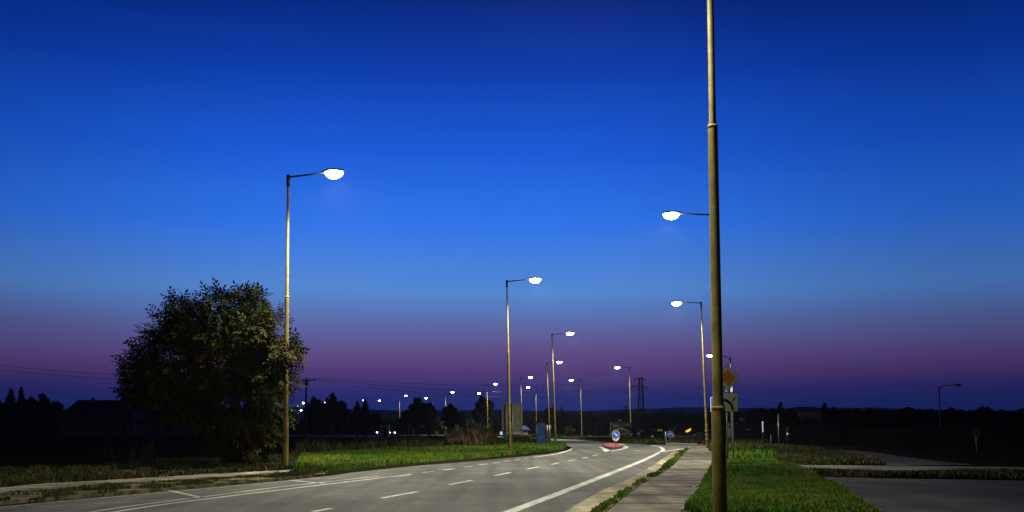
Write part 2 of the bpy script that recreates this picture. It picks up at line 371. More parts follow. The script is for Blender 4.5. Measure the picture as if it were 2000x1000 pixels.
# slabs between the joints
def interp_at(P, y):
    for a, b in zip(P, P[1:]):
        if (a.y - y) * (b.y - y) <= 0 and a.y != b.y:
            return a.x + (b.x - a.x) * (y - a.y) / (b.y - a.y)
    return P[-1].x if abs(P[-1].y - y) < abs(P[0].y - y) else P[0].x
fp = MB(); y = 6.0
while y < 74:
    gap = random.uniform(.08, .30); h = random.choice((1.5, 2.4, 3.0, 3.0)); y2 = y + h
    n = 4; pl = [(interp_at(slp, y + (h - gap) * i / n) + .03, y + (h - gap) * i / n) for i in range(n + 1)]
    pr = [(interp_at(srp, y + (h - gap) * i / n) - .03 + random.uniform(-.04, .04), y + (h - gap) * i / n) for i in range(n, -1, -1)]
    zt = .10 + random.uniform(-.006, .008)
    fp.prism([(p[0], p[1]) for p in pr[::-1]] + [(p[0], p[1]) for p in pl[::-1]], .02, zt); y = y2
tag(fp.build("footpath", "concrete"), kind="structure")
# right verge, concrete track, yard
VR = [(1000, 1600), (1130, 1300), (1290, 1070), (1344, 1000), (1372, 953), (1386, 925), (1392, 905), (1393, 890), (1392, 872.5), (1440, 871), (1500, 870), (1590, 878), (1650, 889), (1700, 900), (1730, 911), (1529, 910.5), (1556, 918), (1582, 927), (1616, 946), (1650, 970), (1696, 1001), (1790, 1070), (2100, 1300), (2500, 1600)]
sheet("verge_right", [gpoly(VR)], 0, .10, "turf")
sheet("yard_asphalt", [gpoly([(2600, 1600), (2500, 1600), (2100, 1300), (1790, 1070), (1700, 1002), (1654, 970), (1620, 946), (1590, 934), (1700, 937), (2000, 942), (2500, 950), (3400, 990), (3400, 1600)])], .001, .05, "asphalt_old")
sheet("yard_kerb_turf", [gpoly([(1582, 926), (1650, 926), (1800, 929), (2000, 932), (2500, 938), (3400, 965), (3400, 990), (2500, 950), (2000, 941.5), (1700, 936.5), (1590, 933.5)])], 0, .09, "turf")
MT["track"] = mat("dark_track", (.17, .165, .14), .9, base2=(.10, .098, .085), scale=1.6, bump=.4, bscale=25, base3=(.06, .06, .045), scale3=.5, spec=.1)  # path concrete in a darker tone
sheet("concrete_track", [gpoly([(1529, 910.5), (1640, 911.5), (1800, 913), (2000, 915.5), (2500, 921), (3400, 935), (3400, 962), (2500, 937), (2000, 931.5), (1800, 928.5), (1650, 925.5), (1582, 925.5), (1556, 918)])], .001, .06, "track")
sheet("curved_path", [gpoly([(1586, 879), (1640, 880), (1700, 884), (1760, 893), (1830, 903), (1900, 910), (1770, 911), (1730, 910.8), (1700, 900), (1650, 889), (1620, 884)])], .001, .05, "asphalt_old")
# left path and crumbled verge
LT = [(-900, 1200), (-400, 1000), (0, 963), (81, 955), (270, 943), (420, 934), (534, 927), (575, 924)]
LB = [(-900, 1290), (-400, 1018), (0, 969.5), (108, 961.5), (210, 953.5), (300, 949), (420, 940), (570, 928)]
LE = [(-900, 1500), (-500, 1060), (0, 988), (100, 978), (270, 964), (390, 953), (565, 937), (640, 930)]
lt = smooth_line(gpoly(LT), 8); lb = smooth_line(gpoly(LB), 8); le = smooth_line(gpoly(LE), 8)
sheet("path_left", [jag(lt, .08) + jag(lb[::-1], .08)], 0, .13, "path")
sheet("crumbled_verge", [lb + [G(650, 921)] + jag(dense(le[::-1], 3), .05)], 0, .08, "gravel")
LV = [(-900, 1200), (-400, 1000), (0, 963), (81, 955), (270, 943), (420, 934), (534, 927), (575, 924), (590, 893), (500, 897), (400, 903), (200, 912), (0, 925), (-400, 950), (-900, 1000)]
sheet("verge_left", [gpoly(LV)], 0, .10, "turf")
GI = [(575, 926), (650, 921), (640, 930), (700, 921.5), (800, 910.5), (900, 902.5), (1000, 893.5), (1066, 886), (1100, 879.5), (1106, 874.5), (1100, 871), (1070, 867), (1040, 865), (1000, 866), (946, 872), (860, 879), (760, 883.5), (660, 889), (590, 892)]
sheet("verge_island", [gpoly(GI)], 0, .12, "turf")
sheet("field_corner_verge", [gpoly([(860, 879), (946, 872), (1000, 866), (1040, 865), (1042, 863.5), (1000, 860.5), (946, 858), (860, 856), (760, 854), (640, 852.5), (500, 851.5), (500, 853), (640, 855), (760, 858), (840, 866)])], 0, .08, "turf")
FV = [(500, 844), (640, 844.5), (760, 845.5), (860, 847), (946, 848.5), (1050, 851), (1120, 853.5), (1220, 857), (1300, 860), (1390, 861), (1500, 861), (1500, 869), (1390, 868.5), (1302, 867.5), (1262, 867.8), (1220, 865), (1120, 858), (1050, 854.6), (946, 851.2), (860, 849.2), (760, 847.3), (640, 846.6), (500, 846)]
sheet("far_verge", [gpoly(FV)], 0, .12, "turf")
sheet("side_kerb", [gpoly([(1300, 868.8), (1312, 867.7), (1332, 868.6), (1362, 869.3), (1362, 870.4), (1330, 869.8), (1312, 869.3)])], .006, .16, "stone")
sheet("side_red_paving", [gpoly([(1352, 869.4), (1372, 869.2), (1376, 870.3), (1356, 870.6)])], .006, .06, "red")

# ---------------------------------------------------------------- traffic island
ic = empty("traffic_island", G(1203, 874), label="red paved traffic island with dark kerb under the round keep right sign", cat="traffic island")
def loc(P, o): return [(p.x - o.location.x, p.y - o.location.y) for p in P]
b = MB(); P = loc(gpoly([(1176, 871.5), (1184, 876.3), (1196, 877.3), (1214, 876), (1218, 872.5), (1212, 869.3), (1190, 868.3)]), ic)
b.prism(P[::-1] if sum(P[i][0] * P[(i + 1) % len(P)][1] - P[(i + 1) % len(P)][0] * P[i][1] for i in range(len(P))) < 0 else P, .006, .13); b.build("kerb", "stone_dark", ic)
c0 = Vector((sum(p[0] for p in P) / len(P), sum(p[1] for p in P) / len(P)))
Q = [(c0.x + (p[0] - c0.x) * .84, c0.y + (p[1] - c0.y) * .84) for p in P][::-1]
b = MB(); b.prism(Q, .10, .155); b.build("paving", "red", ic)
b = MB(); e1 = G(1213, 872); b.box((e1.x - ic.location.x, e1.y - ic.location.y, .17), (.35, 3.0, .06)); b.build("end_stone", "white", ic)

# ---------------------------------------------------------------- street lamps
H = 10.95
def make_lamp():
    r = empty("street_lamp", (0, 0, 0))
    p = MB(); p.tube([(0, 0, -.3), (0, 0, 0), (0, 0, 1.84), (0, 0, 1.93), (0, 0, 6.38), (0, 0, 6.46), (0, 0, H - .35)], [.112, .112, .108, .084, .078, .056, .048], 20)
    p.build("pole", "pole", r)
    d = MB(); d.tube([(0, 0, 1.80), (0, 0, 1.82), (0, 0, 1.86)], [.1085, .112, .1095], 20); d.build("joint_collar", "pole", r)
    d = MB(); d.tube([(0, 0, 6.34), (0, 0, 6.37), (0, 0, 6.40)], [.079, .082, .0795], 20)
    d.build("joint_collar", "pole", r)
    d = MB(); d.box((0, -.104, .75), (.085, .022, .42)); d.box((0, -.118, .90), (.02, .012, .02)); d.build("access_door", "pole", r)
    a = MB(); a.tube([(0, 0, H - .42), (0, 0, H + .03)], .068, 14); a.tube([(0, 0, H - .06), (.7, 0, H - .02), (1.42, 0, H + .03)], [.036, .032, .03], 10); a.build("arm", "arm", r)
    h = MB()
    sec = [(1.32, .05, .045, 0), (1.42, .085, .06, .0), (1.6, .20, .10, .005), (1.9, .23, .10, .0), (2.13, .17, .07, -.005), (2.24, .05, .03, -.01)]
    vs = []; n = 14
    for x, w, t, dz in sec:
        for k in range(n):
            an = 2 * math.pi * k / n; zz = t * math.sin(an); zz = zz if zz > 0 else zz * .45
            vs.append((x, w * math.cos(an), H + .05 + dz + zz))
    h.add(vs, [(i * n + k, i * n + (k + 1) % n, (i + 1) * n + (k + 1) % n, (i + 1) * n + k) for i in range(len(sec) - 1) for k in range(n)], 0, True)
    h.add(vs[:n], [tuple(range(n))]); h.add(vs[-n:], [tuple(range(n))[::-1]])
    hd = h.build("lamp_head", "head", r)
    b_ = MB(); b_.ball((1.82, 0, H + .03), (.36, .22, .26), nu=18, nv=7, zlo=-1, zhi=0.05); b_.build("glass_bowl", "bulb", hd)
    return r
proto = make_lamp()
ld = bpy.data.lights.new("street_light", 'SPOT'); ld.energy = LAMP_W; ld.color = LAMP_COL; ld.spot_size = R(162); ld.spot_blend = .85; ld.shadow_soft_size = .12
kids(proto)
def set_lean(o, base, xt, H_=H, rz=0.0):
    """stand the lamp on the ground at base and lean it by the little the photographed pole leans"""
    xs = proj((base.x, base.y, H_))[0]; dx = (xt - xs) / FPX * base.y
    lean = math.atan(dx / H_)
    o.matrix_world = Matrix.Translation(base) @ Matrix.Rotation(lean, 4, 'Y') @ Matrix.Rotation(rz, 4, 'Z')
def base_for(xb, yt, h=H):
    D = dist_for(yt, h); return at(xb, D)
used = []
GL = "yellow street lamps lit along the road"
def lamp(xb, yt, xt, rz, label, light=True, power=1.0, tilt=20, group=GL):
    o = proto if not used else copy_tree(proto); used.append(o)
    tag(o, label, "street lamp", group); B = base_for(xb, yt); set_lean(o, B, xt, rz=R(rz))
    if light:
        if power == 1.0: d = ld
        else: d = ld.copy(); d.energy = LAMP_W * power
        l = bpy.data.objects.new("bulb_light", d); col.objects.link(l); l.parent = o
        l.location = (1.82, 0, H - .30); l.rotation_euler = (0, R(-tilt), 0)
    return o, B
# (base column, row of the top, top column, arm direction)
lamp(557, 343, 563, -12, "tall yellow street lamp rising out of the big leafy tree, nearest on the left")
o2, B2 = None, None
def near_lamp():
    o = copy_tree(proto); used.append(o)
    tag(o, "thick yellow street lamp pole beside the footpath, cut by the top of the picture", "street lamp", GL)
    B = at(1407, 16.2); o.matrix_world = Matrix.Translation(B) @ Matrix.Rotation(R(-.1), 4, 'Y') @ Matrix.Rotation(R(172), 4, 'Z')
    d = ld.copy(); d.energy = LAMP_W * .6; d.spot_size = R(160); d.spot_blend = .8
    l = bpy.data.objects.new("bulb_light", d); col.objects.link(l); l.parent = o; l.location = (1.82, 0, H - .30); l.rotation_euler = (0, R(-28), 0)
near_lamp()
lamp(996, 548, 990, -8, "yellow street lamp in front of the grey backed direction sign")
lamp(1085, 652, 1078, -8, "yellow street lamp at the tip of the grass island beside the blue panel")
lamp(1074, 708, 1068, -6, "slim street lamp just behind and left of the lamp at the island tip")
lamp(1404, 417, 1392, 176, "street lamp hidden behind the thick near pole with only its arm and head showing")
lamp(1382, 590, 1369, 177, "street lamp at the far end of the footpath with rusty bands on its base")
o7 = used[-1]
lamp(1233, 717, 1229, 176, "street lamp left of the lattice pylon with its arm pointing left")
lamp(1137, 742, 1134, 176, "street lamp between the island tip and the billboard, arm pointing left")
lamp(1020, 737, 1017, -4, "street lamp at the right edge of the grey backed direction sign, arm pointing right")
lamp(1048, 756, 1047, 178, "street lamp just left of the blue panel with its arm pointing left")
lamp(953, 750, 951, -4, "street lamp right of the round dark tree with its arm pointing right", power=1.3)
lamp(949, 768, 949, 178, "street lamp in front of the round dark tree with its arm pointing left", power=1.3)
lamp(871, 766, 870, -2, "street lamp between the two dark trees with its arm pointing right", power=1.3)
lamp(845, 777, 844, 178, "street lamp in front of the pale bush with its arm pointing left", power=1.3)
lamp(781, 773, 780, 0, "street lamp standing free left of the big dark tree, arm pointing right", power=1.3)
lamp(753, 782, 752, 180, "street lamp above the dark kiosk with its arm pointing left", light=False)
lamp(700, 782, 700, 0, "street lamp mostly hidden by the spiky dark tree, head peeking out above it", light=False)
lamp(669, 786, 669, 180, "street lamp in front of the tree hump left of the spiky tree", light=False)
lamp(625, 786, 625, 0, "street lamp just right of the concrete power pole with its arm pointing right", light=False)
# rusty bands on the far footpath lamp, part of that lamp only
for z in (1.25, .95, .62, .2):
    b = MB(); b.tube([(0, 0, z), (0, 0, z + .16)], .114, 18, smooth=True); b.build("rusty_band", "rust", o7)

# far town lamps seen past the leaves
def small_lamp(px, py, D, lit, label, s=1.0):
    h = zat(py, D); r = empty("distant_street_lamp", at(px, D), label=label, cat="street lamp", group="distant town lamps beyond the field")
    p = MB(); p.tube([(0, 0, 0), (0, 0, h)], [.09, .06], 8); p.build("pole", "pole_grey", r)
    p = MB(); p.bar((0, 0, h), (.7, -.2, h + .05), .06); p.build("arm", "arm", r)
    p = MB(); p.box((.9, -.2, h + .12), (.7, .3, .12)); p.build("lamp_head", "head", r)
    p = MB(); p.ball((.9, -.25, h + .04), (.36 * s, .3 * s, .28 * s), nu=10, nv=6); p.build("glass_bowl", lit, r)
small_lamp(586, 787.5, 330, "bulb", "distant lamp just left of the concrete power pole, upper bright one", .75)
small_lamp(582, 801.5, 340, "bulb_far", "distant bright white lamp low between the leaves and the power pole", .85)
small_lamp(576, 793, 380, "litwin", "distant dim yellowish lamp beside the edge of the big tree", .8)
small_lamp(565, 802, 400, "litpanel", "distant small bluish lamp touching the yellow lamp pole", .8)
small_lamp(601, 792, 400, "litpanel", "distant small bluish lamp just right of the power pole", .7)

def curved_lamp(base, h, side, lit, label, xt=None, mpole="pole_grey"):
    r = empty("curved_street_lamp", base, label=label, cat="street lamp")
    p = MB(); p.tube([(0, 0, 0), (0, 0, h * .5), (0, 0, h - .5)], [.09, .07, .05], 12); p.build("pole", mpole, r)
    p = MB(); pts = [(0, 0, h - .55)] + [(side * (1 - math.cos(t)) * 1.0, 0, h - .55 + .55 * math.sin(t)) for t in (R(20), R(45), R(70), R(90))] + [(side * 1.5, 0, h + .03)]
    p.tube(pts, .035, 10); p.tube([(0, 0, h - .6), (0, 0, h - .1)], .055, 10); p.build("curved_arm", "arm", r)
    p = MB(); p.ball((side * 1.75, 0, h + .02), (.38, .16, .10), nu=14, nv=6, zlo=-.3, zhi=1); hd = p.build("lamp_head", "head", r)
    p = MB(); p.ball((side * 1.78, 0, h + .0), (.27, .13, .15), nu=14, nv=5, zlo=-1, zhi=0); p.build("glass_bowl", lit, hd)
    if lit != "bulb_off":
        l = bpy.data.objects.new("bulb_light", ld.copy()); l.data.energy = LAMP_W * .35; col.objects.link(l); l.parent = r; l.location = (side * 1.78, 0, h - .2)
    return r
D_ = 88.; curved_lamp(at(1430, D_), zat(694, D_), -1, "bulb", "grey curved arm street lamp behind the priority road sign, head left of the thick pole")
D_ = 95.; curved_lamp(at(1838, D_), zat(750, D_) - .1, 1, "bulb_off", "unlit curved arm lamp alone on the dark right skyline", mpole="arm")

# ---------------------------------------------------------------- signs
def rrect(w, h, r, n=5):
    P = []
    for cx, cy, a0 in ((w / 2 - r, h / 2 - r, 0), (-w / 2 + r, h / 2 - r, 90), (-w / 2 + r, -h / 2 + r, 180), (w / 2 - r, -h / 2 + r, 270)):
        P += [(cx + r * math.cos(R(a0 + 90 * k / n)), cy + r * math.sin(R(a0 + 90 * k / n))) for k in range(n + 1)]
    return P
def circ(r, n=28): return [(r * math.cos(2 * math.pi * k / n), r * math.sin(2 * math.pi * k / n)) for k in range(n)]
def rot2(P, a): c, s = math.cos(a), math.sin(a); return [(x * c - y * s, x * s + y * c) for x, y in P]
def plate(parent, name, P, z, y0, y1, m, x=0.0):
    """flat sign layer facing -y: outline P in the sign plane, from depth y0 (back) to y1 (front)"""
    F = Matrix(((1, 0, 0, x), (0, 0, -1, 0), (0, 1, 0, z), (0, 0, 0, 1)))
    b = MB(); b.prism(P, -y0, -y1, frame=None) if False else None
    n = len(P); vs = [(p[0] + x, y0, p[1] + z) for p in P] + [(p[0] + x, y1, p[1] + z) for p in P]
    b.add(vs, [tuple(range(n)), tuple(range(n, 2 * n))[::-1]] + [(i + n, (i + 1) % n + n, (i + 1) % n, i) for i in range(n)])
    return b.build(name, m, parent)
# priority road sign + layout plate on two posts
DS = 3.0 / .0670
sg = empty("priority_road_sign", at(1428, 44.5), rz=R(18), label="orange and white diamond priority sign over a curved road plate on two posts", cat="road sign")
zc, zq = zat(738, 44.5), zat(785, 44.5)
for x in (-.13, .15):
    b = MB(); b.tube([(x, .05, 0), (x, .05, zc + .1)], .035, 10); b.build("post", "galv", sg)
off = -.10
plate(sg, "diamond_back", rot2(rrect(.84, .84, .05), R(45)), zc, .0, -.02, "black", off)
wp = plate(sg, "diamond_border", rot2(rrect(.795, .795, .045), R(45)), zc, -.02, -.026, "white", off)
plate(sg, "diamond_centre", rot2(rrect(.53, .53, .03), R(45)), zc, -.026, -.031, "orange", off)
plate(sg, "plate_back", rrect(.88, .86, .06), zq, .0, -.02, "black", -.05)
plate(sg, "plate_face", rrect(.83, .81, .05), zq, -.02, -.026, "white", -.05)
cv = []
for k in range(13):
    a = R(0 + 90 * k / 12); cv.append((-.30 + .52 * math.cos(a), -.36 + .50 * math.sin(a)))
ci = [(-.30 + .40 * math.cos(R(90 * k / 12)), -.36 + .38 * math.sin(R(90 * k / 12))) for k in range(12, -1, -1)]
plate(sg, "main_road_symbol", (cv + ci), zq, -.026, -.031, "black", -.05)
plate(sg, "side_road_symbol", [(.12, .04), (.15, -.0), (.33, .19), (.29, .23)], zq, -.026, -.031, "black", -.05)
for zz in (zc, zq):
    b = MB(); b.box((0, .02, zz + .15), (.5, .03, .04)); b.box((0, .02, zz - .15), (.5, .03, .04)); b.build("bracket", "galv", sg)

def round_sign(px, pyg, pyc, rpx, kind, label, name="direction_sign", z0=.0, lower=False):
    B = G(px, pyg); B.z = z0; D = B.y; z = zat(pyc, D) - z0; r_ = rpx / FPX * D
    s = empty(name, B, label=label, cat="road sign")
    b = MB(); b.tube([(0, .04, 0), (0, .04, z + r_ * .8)], .035, 10); b.build("post", "galv", s)
    plate(s, "sign_back", circ(r_ * 1.0), z, .01, -.01, "white"); plate(s, "blue_disc", circ(r_ * .93), z, -.01, -.018, "blue")
    if kind == 'arrow':
        P = [(-.62, .0), (.1, .11), (.1, .26), (.64, .0), (.1, -.26), (.1, -.11), (-.62, -.1)]
        P = [(-.62, -.11), (.18, -.11), (.18, -.30), (.66, 0), (.18, .30), (.18, .11), (-.62, .11)]
        plate(s, "arrow", rot2([(x * r_, y * r_) for x, y in P], R(-42)), z, -.018, -.024, "white")
    elif kind == 'chevron':
        P = [(-.72, -.42), (0, .18), (.72, -.42), (.72, -.02), (0, .58), (-.72, -.02)]
        plate(s, "chevron", [(x * r_, y * r_) for x, y in P], z, -.018, -.024, "white")
        plate(s, "lower_symbol", [(x * r_, y * r_) for x, y in [(-.35, -.7), (.35, -.7), (0, -.38)]], z, -.018, -.024, "blue")
    if lower: plate(s, "reflector_disc", circ(r_ * .86), z - r_ * .85, .035, .02, "white")
    return s
round_sign(1203, 875.5, 848.5, 7.6, 'arrow', "round blue keep right sign with white diagonal arrow on the red island", "keep_right_sign", .15, True)
round_sign(1309.5, 868.6, 848.2, 6.5, 'chevron', "round blue sign with a white chevron on a thin pale post", "chevron_sign", .15)
b = MB(); B = G(1300.5, 868.8); b.tube([(0, 0, 0), (0, 0, zat(843.5, B.y))], .07, 10); b.ball((0, 0, zat(843.5, B.y)), (.07, .07, .04), nu=10, nv=4, zlo=0)
tag(b.build("marker_post", "galv", loc=B), "plain grey post just left of the round chevron sign", "post")
round_sign(943, 858, 844.5, 3.4, 'arrow', "small round blue arrow sign beside the road bend far away", "far_arrow_sign", 0)

def panel_back(px, w, yt, yb, yg, label, name, posts, mp="signback", lean=0):
    """a road sign seen from behind: sheet with folded rim and stiffeners, on posts"""
    B = G(px, yg); D = B.y; W = w / FPX * D; zt, zb = zat(yt, D), zat(yb, D)
    s = empty(name, B, rz=R(lean), label=label, cat="road sign")
    plate(s, "panel", rrect(W, zt - zb, min(.12, W * .08)), (zt + zb) / 2, .05, .03, mp)
    b = MB(); h_ = zt - zb
    for zz in (zb + .06, zb + h_ * .5, zt - .06): b.box((0, .0, zz), (W * .96, .05, .07))
    for xx in (-W / 2 + .03, W / 2 - .03): b.box((xx, .015, (zt + zb) / 2), (.04, .05, h_ - .24))
    b.build("stiffener", "signback", s)
    for f in posts:
        b = MB(); b.tube([(W * f, -.07, 0), (W * f, -.07, zt - .1)], .055, 10); b.build("post", "galv", s)
    return s
panel_back(999.5, 39, 787, 841.5, 873, "large grey direction sign seen from behind on two posts", "direction_sign", (-.28, .03))
panel_back(1071, 13, 829, 838.5, 868, "small grey sign back on two posts right of the blue panel", "grey_sign", (-.15, .2))
panel_back(932.5, 17, 826, 840, 856, "wide striped grey sign back beyond the bend right of another", "striped_sign", (-.3, 0, .3))
panel_back(892, 8, 829, 842, 856, "narrow pale grey sign back beyond the bend left of another", "narrow_sign", (0,), "white")
# blue panel
B = G(1056.5, 872.5); D = B.y; s = empty("blue_panel", B, rz=R(4), label="tall blue board standing on the tip of the grass island", cat="sign board")
W = 15.5 / FPX * D; zt = zat(827, D)
plate(s, "board_face", rrect(W, zt - .12, .03), zt / 2 + .06, -.06, -.075, "bluepanel")
b = MB(); b.box((0, 0, zt / 2 + .04), (W * 1.01, .11, zt - .02)); b.build("board_frame", "bluepanel", s)
b = MB()
for xx in (-W / 2 + .06, W / 2 - .06): b.box((xx, .0, .0), (.08, .14, .2))
b.build("foot", "stone_dark", s)
b = MB()
for k in range(9): b.box((.0, -.079, .3 + k * .2), (W * .8, .006, .012))
for xx in (-.12, .14): b.box((xx, -.079, zt / 2), (.012, .007, zt - .5))
b.build("panel_ribs", "bluepanel", s)
# small signs on posts
def small_sign(px, yg, yc, r, m, label, shape='round', name="small_sign"):
    B = G(px, yg); D = B.y; z = zat(yc, D); rr = r / FPX * D
    s = empty(name, B, label=label, cat="road sign")
    b = MB(); b.tube([(0, .03, 0), (0, .03, z + rr * .7)], .035, 8); b.build("post", "galv", s)
    P = circ(rr, 18) if shape == 'round' else rot2(rrect(rr * 1.5, rr * 1.5, .04), R(45)) if shape == 'diamond' else rrect(rr * 1.6, rr * 2, .04)
    plate(s, "sign_plate", P, z, .01, -.01, m)
    return s, z, rr
small_sign(1046, 862, 827, 4, "signback", "small diamond sign just left of the blue panel", 'diamond')
s_, z_, r_ = small_sign(853, 856, 845, 2.4, "white", "tiny round sign left of the brown reeds")
small_sign(799, 854, 832, 2.6, "signback", "tiny round sign in front of the big dark tree, left of two")
s_, z_, r_ = small_sign(807.5, 854, 837, 2.2, "signback", "tiny diamond sign in front of the big dark tree, right of two", 'diamond')
B = G(1424.5, 868); D = B.y; s = empty("crossing_sign", B, label="small blue square crossing sign seen between the two priority sign posts", cat="road sign")
z = zat(829.5, D); w = 8.5 / FPX * D
b = MB(); b.tube([(0, .03, 0), (0, .03, z)], .035, 8); b.build("post", "galv", s)
plate(s, "sign_plate", rrect(w, w, .03), z, .01, -.01, "blue"); plate(s, "triangle_symbol", [(-w * .38, -w * .38), (w * .38, -w * .38), (0, w * .36)], z, -.01, -.016, "white")
b = MB(); b.tube([(0, 0, 0), (0, 0, w * .26)], .06, 6); o = b.build("walker_symbol", "black", s); o.location = (0, -.05, z - w * .3)
B = at(1391.5, 50); s = empty("town_sign", B, label="blue white edged sign mostly hidden behind the thick near pole", cat="road sign")
z = zat(790, 50)
for x in (-.0, .35):
    b = MB(); b.tube([(x + .12, .05, 0), (x + .12, .05, z)], .035, 8); b.build("post", "galv", s)
plate(s, "sign_back", rrect(.55, .72, .05), z, .0, -.02, "white", .22); plate(s, "blue_field", rrect(.49, .66, .04), z, -.02, -.026, "blue", .22)

# ---------------------------------------------------------------- billboard, pylons, wires
B = at(1213, 150); s = empty("billboard", B, label="dark roadside billboard with a faint yellow swoosh behind the keep right sign", cat="billboard")
W = 42 / FPX * 150; zt, zb = zat(825, 150), zat(847.5, 150)
for x in (-W * .35, W * .35):
    b = MB(); b.bar((x, .3, 0), (x, .3, zt), .14); b.build("leg", "lattice", s)
plate(s, "face", rrect(W, zt - zb, .04), (zt + zb) / 2, .12, .0, "board")
fr = MB(); fr.box((0, -.03, zb - .05), (W * 1.13, .08, .16)); fr.box((-W / 2 + .05, -.03, (zt + zb) / 2), (.1, .06, zt - zb)); fr.build("frame", "boardgrey", s)
zc_ = (zt + zb) / 2
sw = [(-1.4, -.75), (-1.1, -.35), (-.4, -.05), (.2, .02), (.9, -.3), (1.3, -.1), (.9, -.42), (.2, -.14), (-.4, -.2), (-1.0, -.52)]
plate(s, "yellow_swoosh", sw, zc_, -.002, -.012, "boardyellow")
for (x, z, w_, h_) in [(-.8, .35, .9, .22), (.75, .35, .35, .35), (1.15, .38, .25, .3), (.9, -.55, .7, .15), (.2, .55, .4, .1)]:
    plate(s, "grey_graphic", rot2(rrect(w_, h_, .09), R(random.uniform(-12, 12))), zc_ + z, -.002, -.010, "boardgrey", x)
b = MB(); b.tube([(-.2, .1, zt), (-.2, -.4, zt + .3)], .03, 6); b.box((-.2, -.55, zt + .3), (.5, .2, .1)); b.build("lamp_bracket", "signback", s)

DP = 260.; B = at(1252.5, DP)
py = empty("lattice_pylon", B, label="dark steel lattice pylon with two crossarms on the skyline", cat="pylon")
ht = zat(737, DP)
def lat(z): return .95 - (.95 - .34) * z / ht
b = MB(); nseg = 15
for sx in (-1, 1):
    for sy in (-1, 1): b.bar((sx * lat(0), sy * lat(0), 0), (sx * lat(ht), sy * lat(ht), ht), .16)
b.build("legs", "lattice", py)
b = MB()
for i in range(nseg):
    z0, z1 = ht * i / nseg, ht * (i + 1) / nseg; a, c = lat(z0), lat(z1); s_ = 1 if i % 2 else -1
    for sy in (-1, 1):
        b.bar((s_ * a, sy * a, z0), (-s_ * c, sy * c, z1), .08); b.bar((sy * a, s_ * a, z0), (sy * c, -s_ * c, z1), .08)
        b.bar((-c, sy * c, z1), (c, sy * c, z1), .08); b.bar((sy * c, -c, z1), (sy * c, c, z1), .08)
b.build("bracing", "lattice", py)
PYP = []
for zz, l, r in ((zat(740.5, DP), 1.6, 1.15), (zat(755, DP), 2.4, 1.45)):
    b = MB()
    for x in (-l, r): b.bar((0, -.3, zz), (x, 0, zz - .1 * abs(x) * .6 + .1), .14); b.bar((0, .3, zz), (x, 0, zz - .1 * abs(x) * .6 + .1), .14); b.bar((0, 0, zz + .5), (x, 0, zz + .05), .09)
    ca = b.build("crossarm", "lattice", py)
    for x in (-l, r, .6 if r > 1.2 else -.5):
        b = MB(); b.tube([(x, 0, zz), (x, 0, zz - .5)], [.07, .12], 6); b.build("insulator", "ceramic", ca)
        PYP.append(Vector((B.x + x, B.y, zz - .5)))
DT = 170.; B = at(596.5, DT)
tp = empty("power_pole", B, label="dark concrete power pole with a wide crossarm right of the big tree", cat="power pole")
zt = zat(743, DT)
b = MB(); b.tube([(0, 0, 0), (0, 0, zt + .3)], [.24, .13], 12); b.build("pole", "cpole", tp)
b = MB(); wA = 17 / FPX * DT; b.box((0, 0, zt), (wA * 2, .14, .16)); b.bar((-.5, 0, zt), (-.12, 0, zt - .9), .09); b.bar((.5, 0, zt), (.12, 0, zt - .9), .09); b.tube([(0, 0, zt - .9), (0, 0, zt - .1)], .2, 10); b.build("crossarm", "cpole", tp)
TPP = []
for x in (-wA * .95, 0, wA * .95):
    b = MB(); b.tube([(x, 0, zt + .05), (x, 0, zt + .38)], [.09, .06], 8); b.build("insulator", "ceramic", tp); TPP.append(Vector((B.x + x, B.y, zt + .38)))
b = MB()
for sx in (-1, 1): b.tube([(sx * wA * .95, 0, zt + .2), (sx * wA * .8, 0, zt - .35), (sx * wA * .45, 0, zt - .4), (sx * .1, 0, zt - .2)], .02, 5)
b.build("jumper_wire", "wire", tp)
for px, yt, D, lab in ((1097, 795, 300, "small dark utility pole on the skyline right of the island tip lamps"), (1223, 792, 290, "small dark utility pole on the skyline just left of the lamp by the pylon"), (1333.5, 797, 320, "small dark utility pole on the skyline right of the pylon")):
    B = at(px, D); s = empty("utility_pole", B, label=lab, cat="power pole", group="small utility poles on the skyline"); zt2 = zat(yt, D)
    b = MB(); b.tube([(0, 0, 0), (0, 0, zt2)], [.3, .22], 8); b.build("pole", "cpole", s)
    b = MB(); b.box((0, 0, zt2 - .3), (1.1, .2, .2)); b.box((.2, 0, zt2 - 1.4), (.9, .2, .15)); b.build("crossarm", "cpole", s)
def wire(a, c, sag, label, r=.022):
    b = MB(); pts = []
    for k in range(25):
        t = k / 24; p = a.lerp(c, t); p.z -= 4 * sag * t * (1 - t); pts.append(p - a)
    b.tube(pts, r, 5); tag(b.build("power_line", "wire", loc=a), label, "power line", "overhead power lines")
wire(TPP[0], at(-150, 120, zat(697, 120)), 1.0, "upper wire running left from the concrete power pole behind the big tree")
wire(TPP[1], at(-150, 121, zat(703, 121)), 1.4, "lower wire running left from the concrete power pole behind the big tree")
wire(TPP[2], PYP[0], 1.2, "top wire strung between the concrete power pole and the lattice pylon", .028)
wire(TPP[1], PYP[3], 1.6, "middle wire strung between the concrete power pole and the lattice pylon", .028)
wire(TPP[0], PYP[4], 2.6, "lowest sagging wire strung between the power pole and lattice pylon", .028)
wire(PYP[1], at(2300, 200, zat(790, 200)), 2.0, "top wire running right from the lattice pylon over the dark houses", .025)
wire(PYP[4], at(2300, 202, zat(800, 202)), 2.6, "middle wire running right from the lattice pylon over the dark houses", .025)
wire(PYP[3], at(2300, 204, zat(807, 204)), 3.4, "lowest wire running right from the lattice pylon over the dark houses", .025)

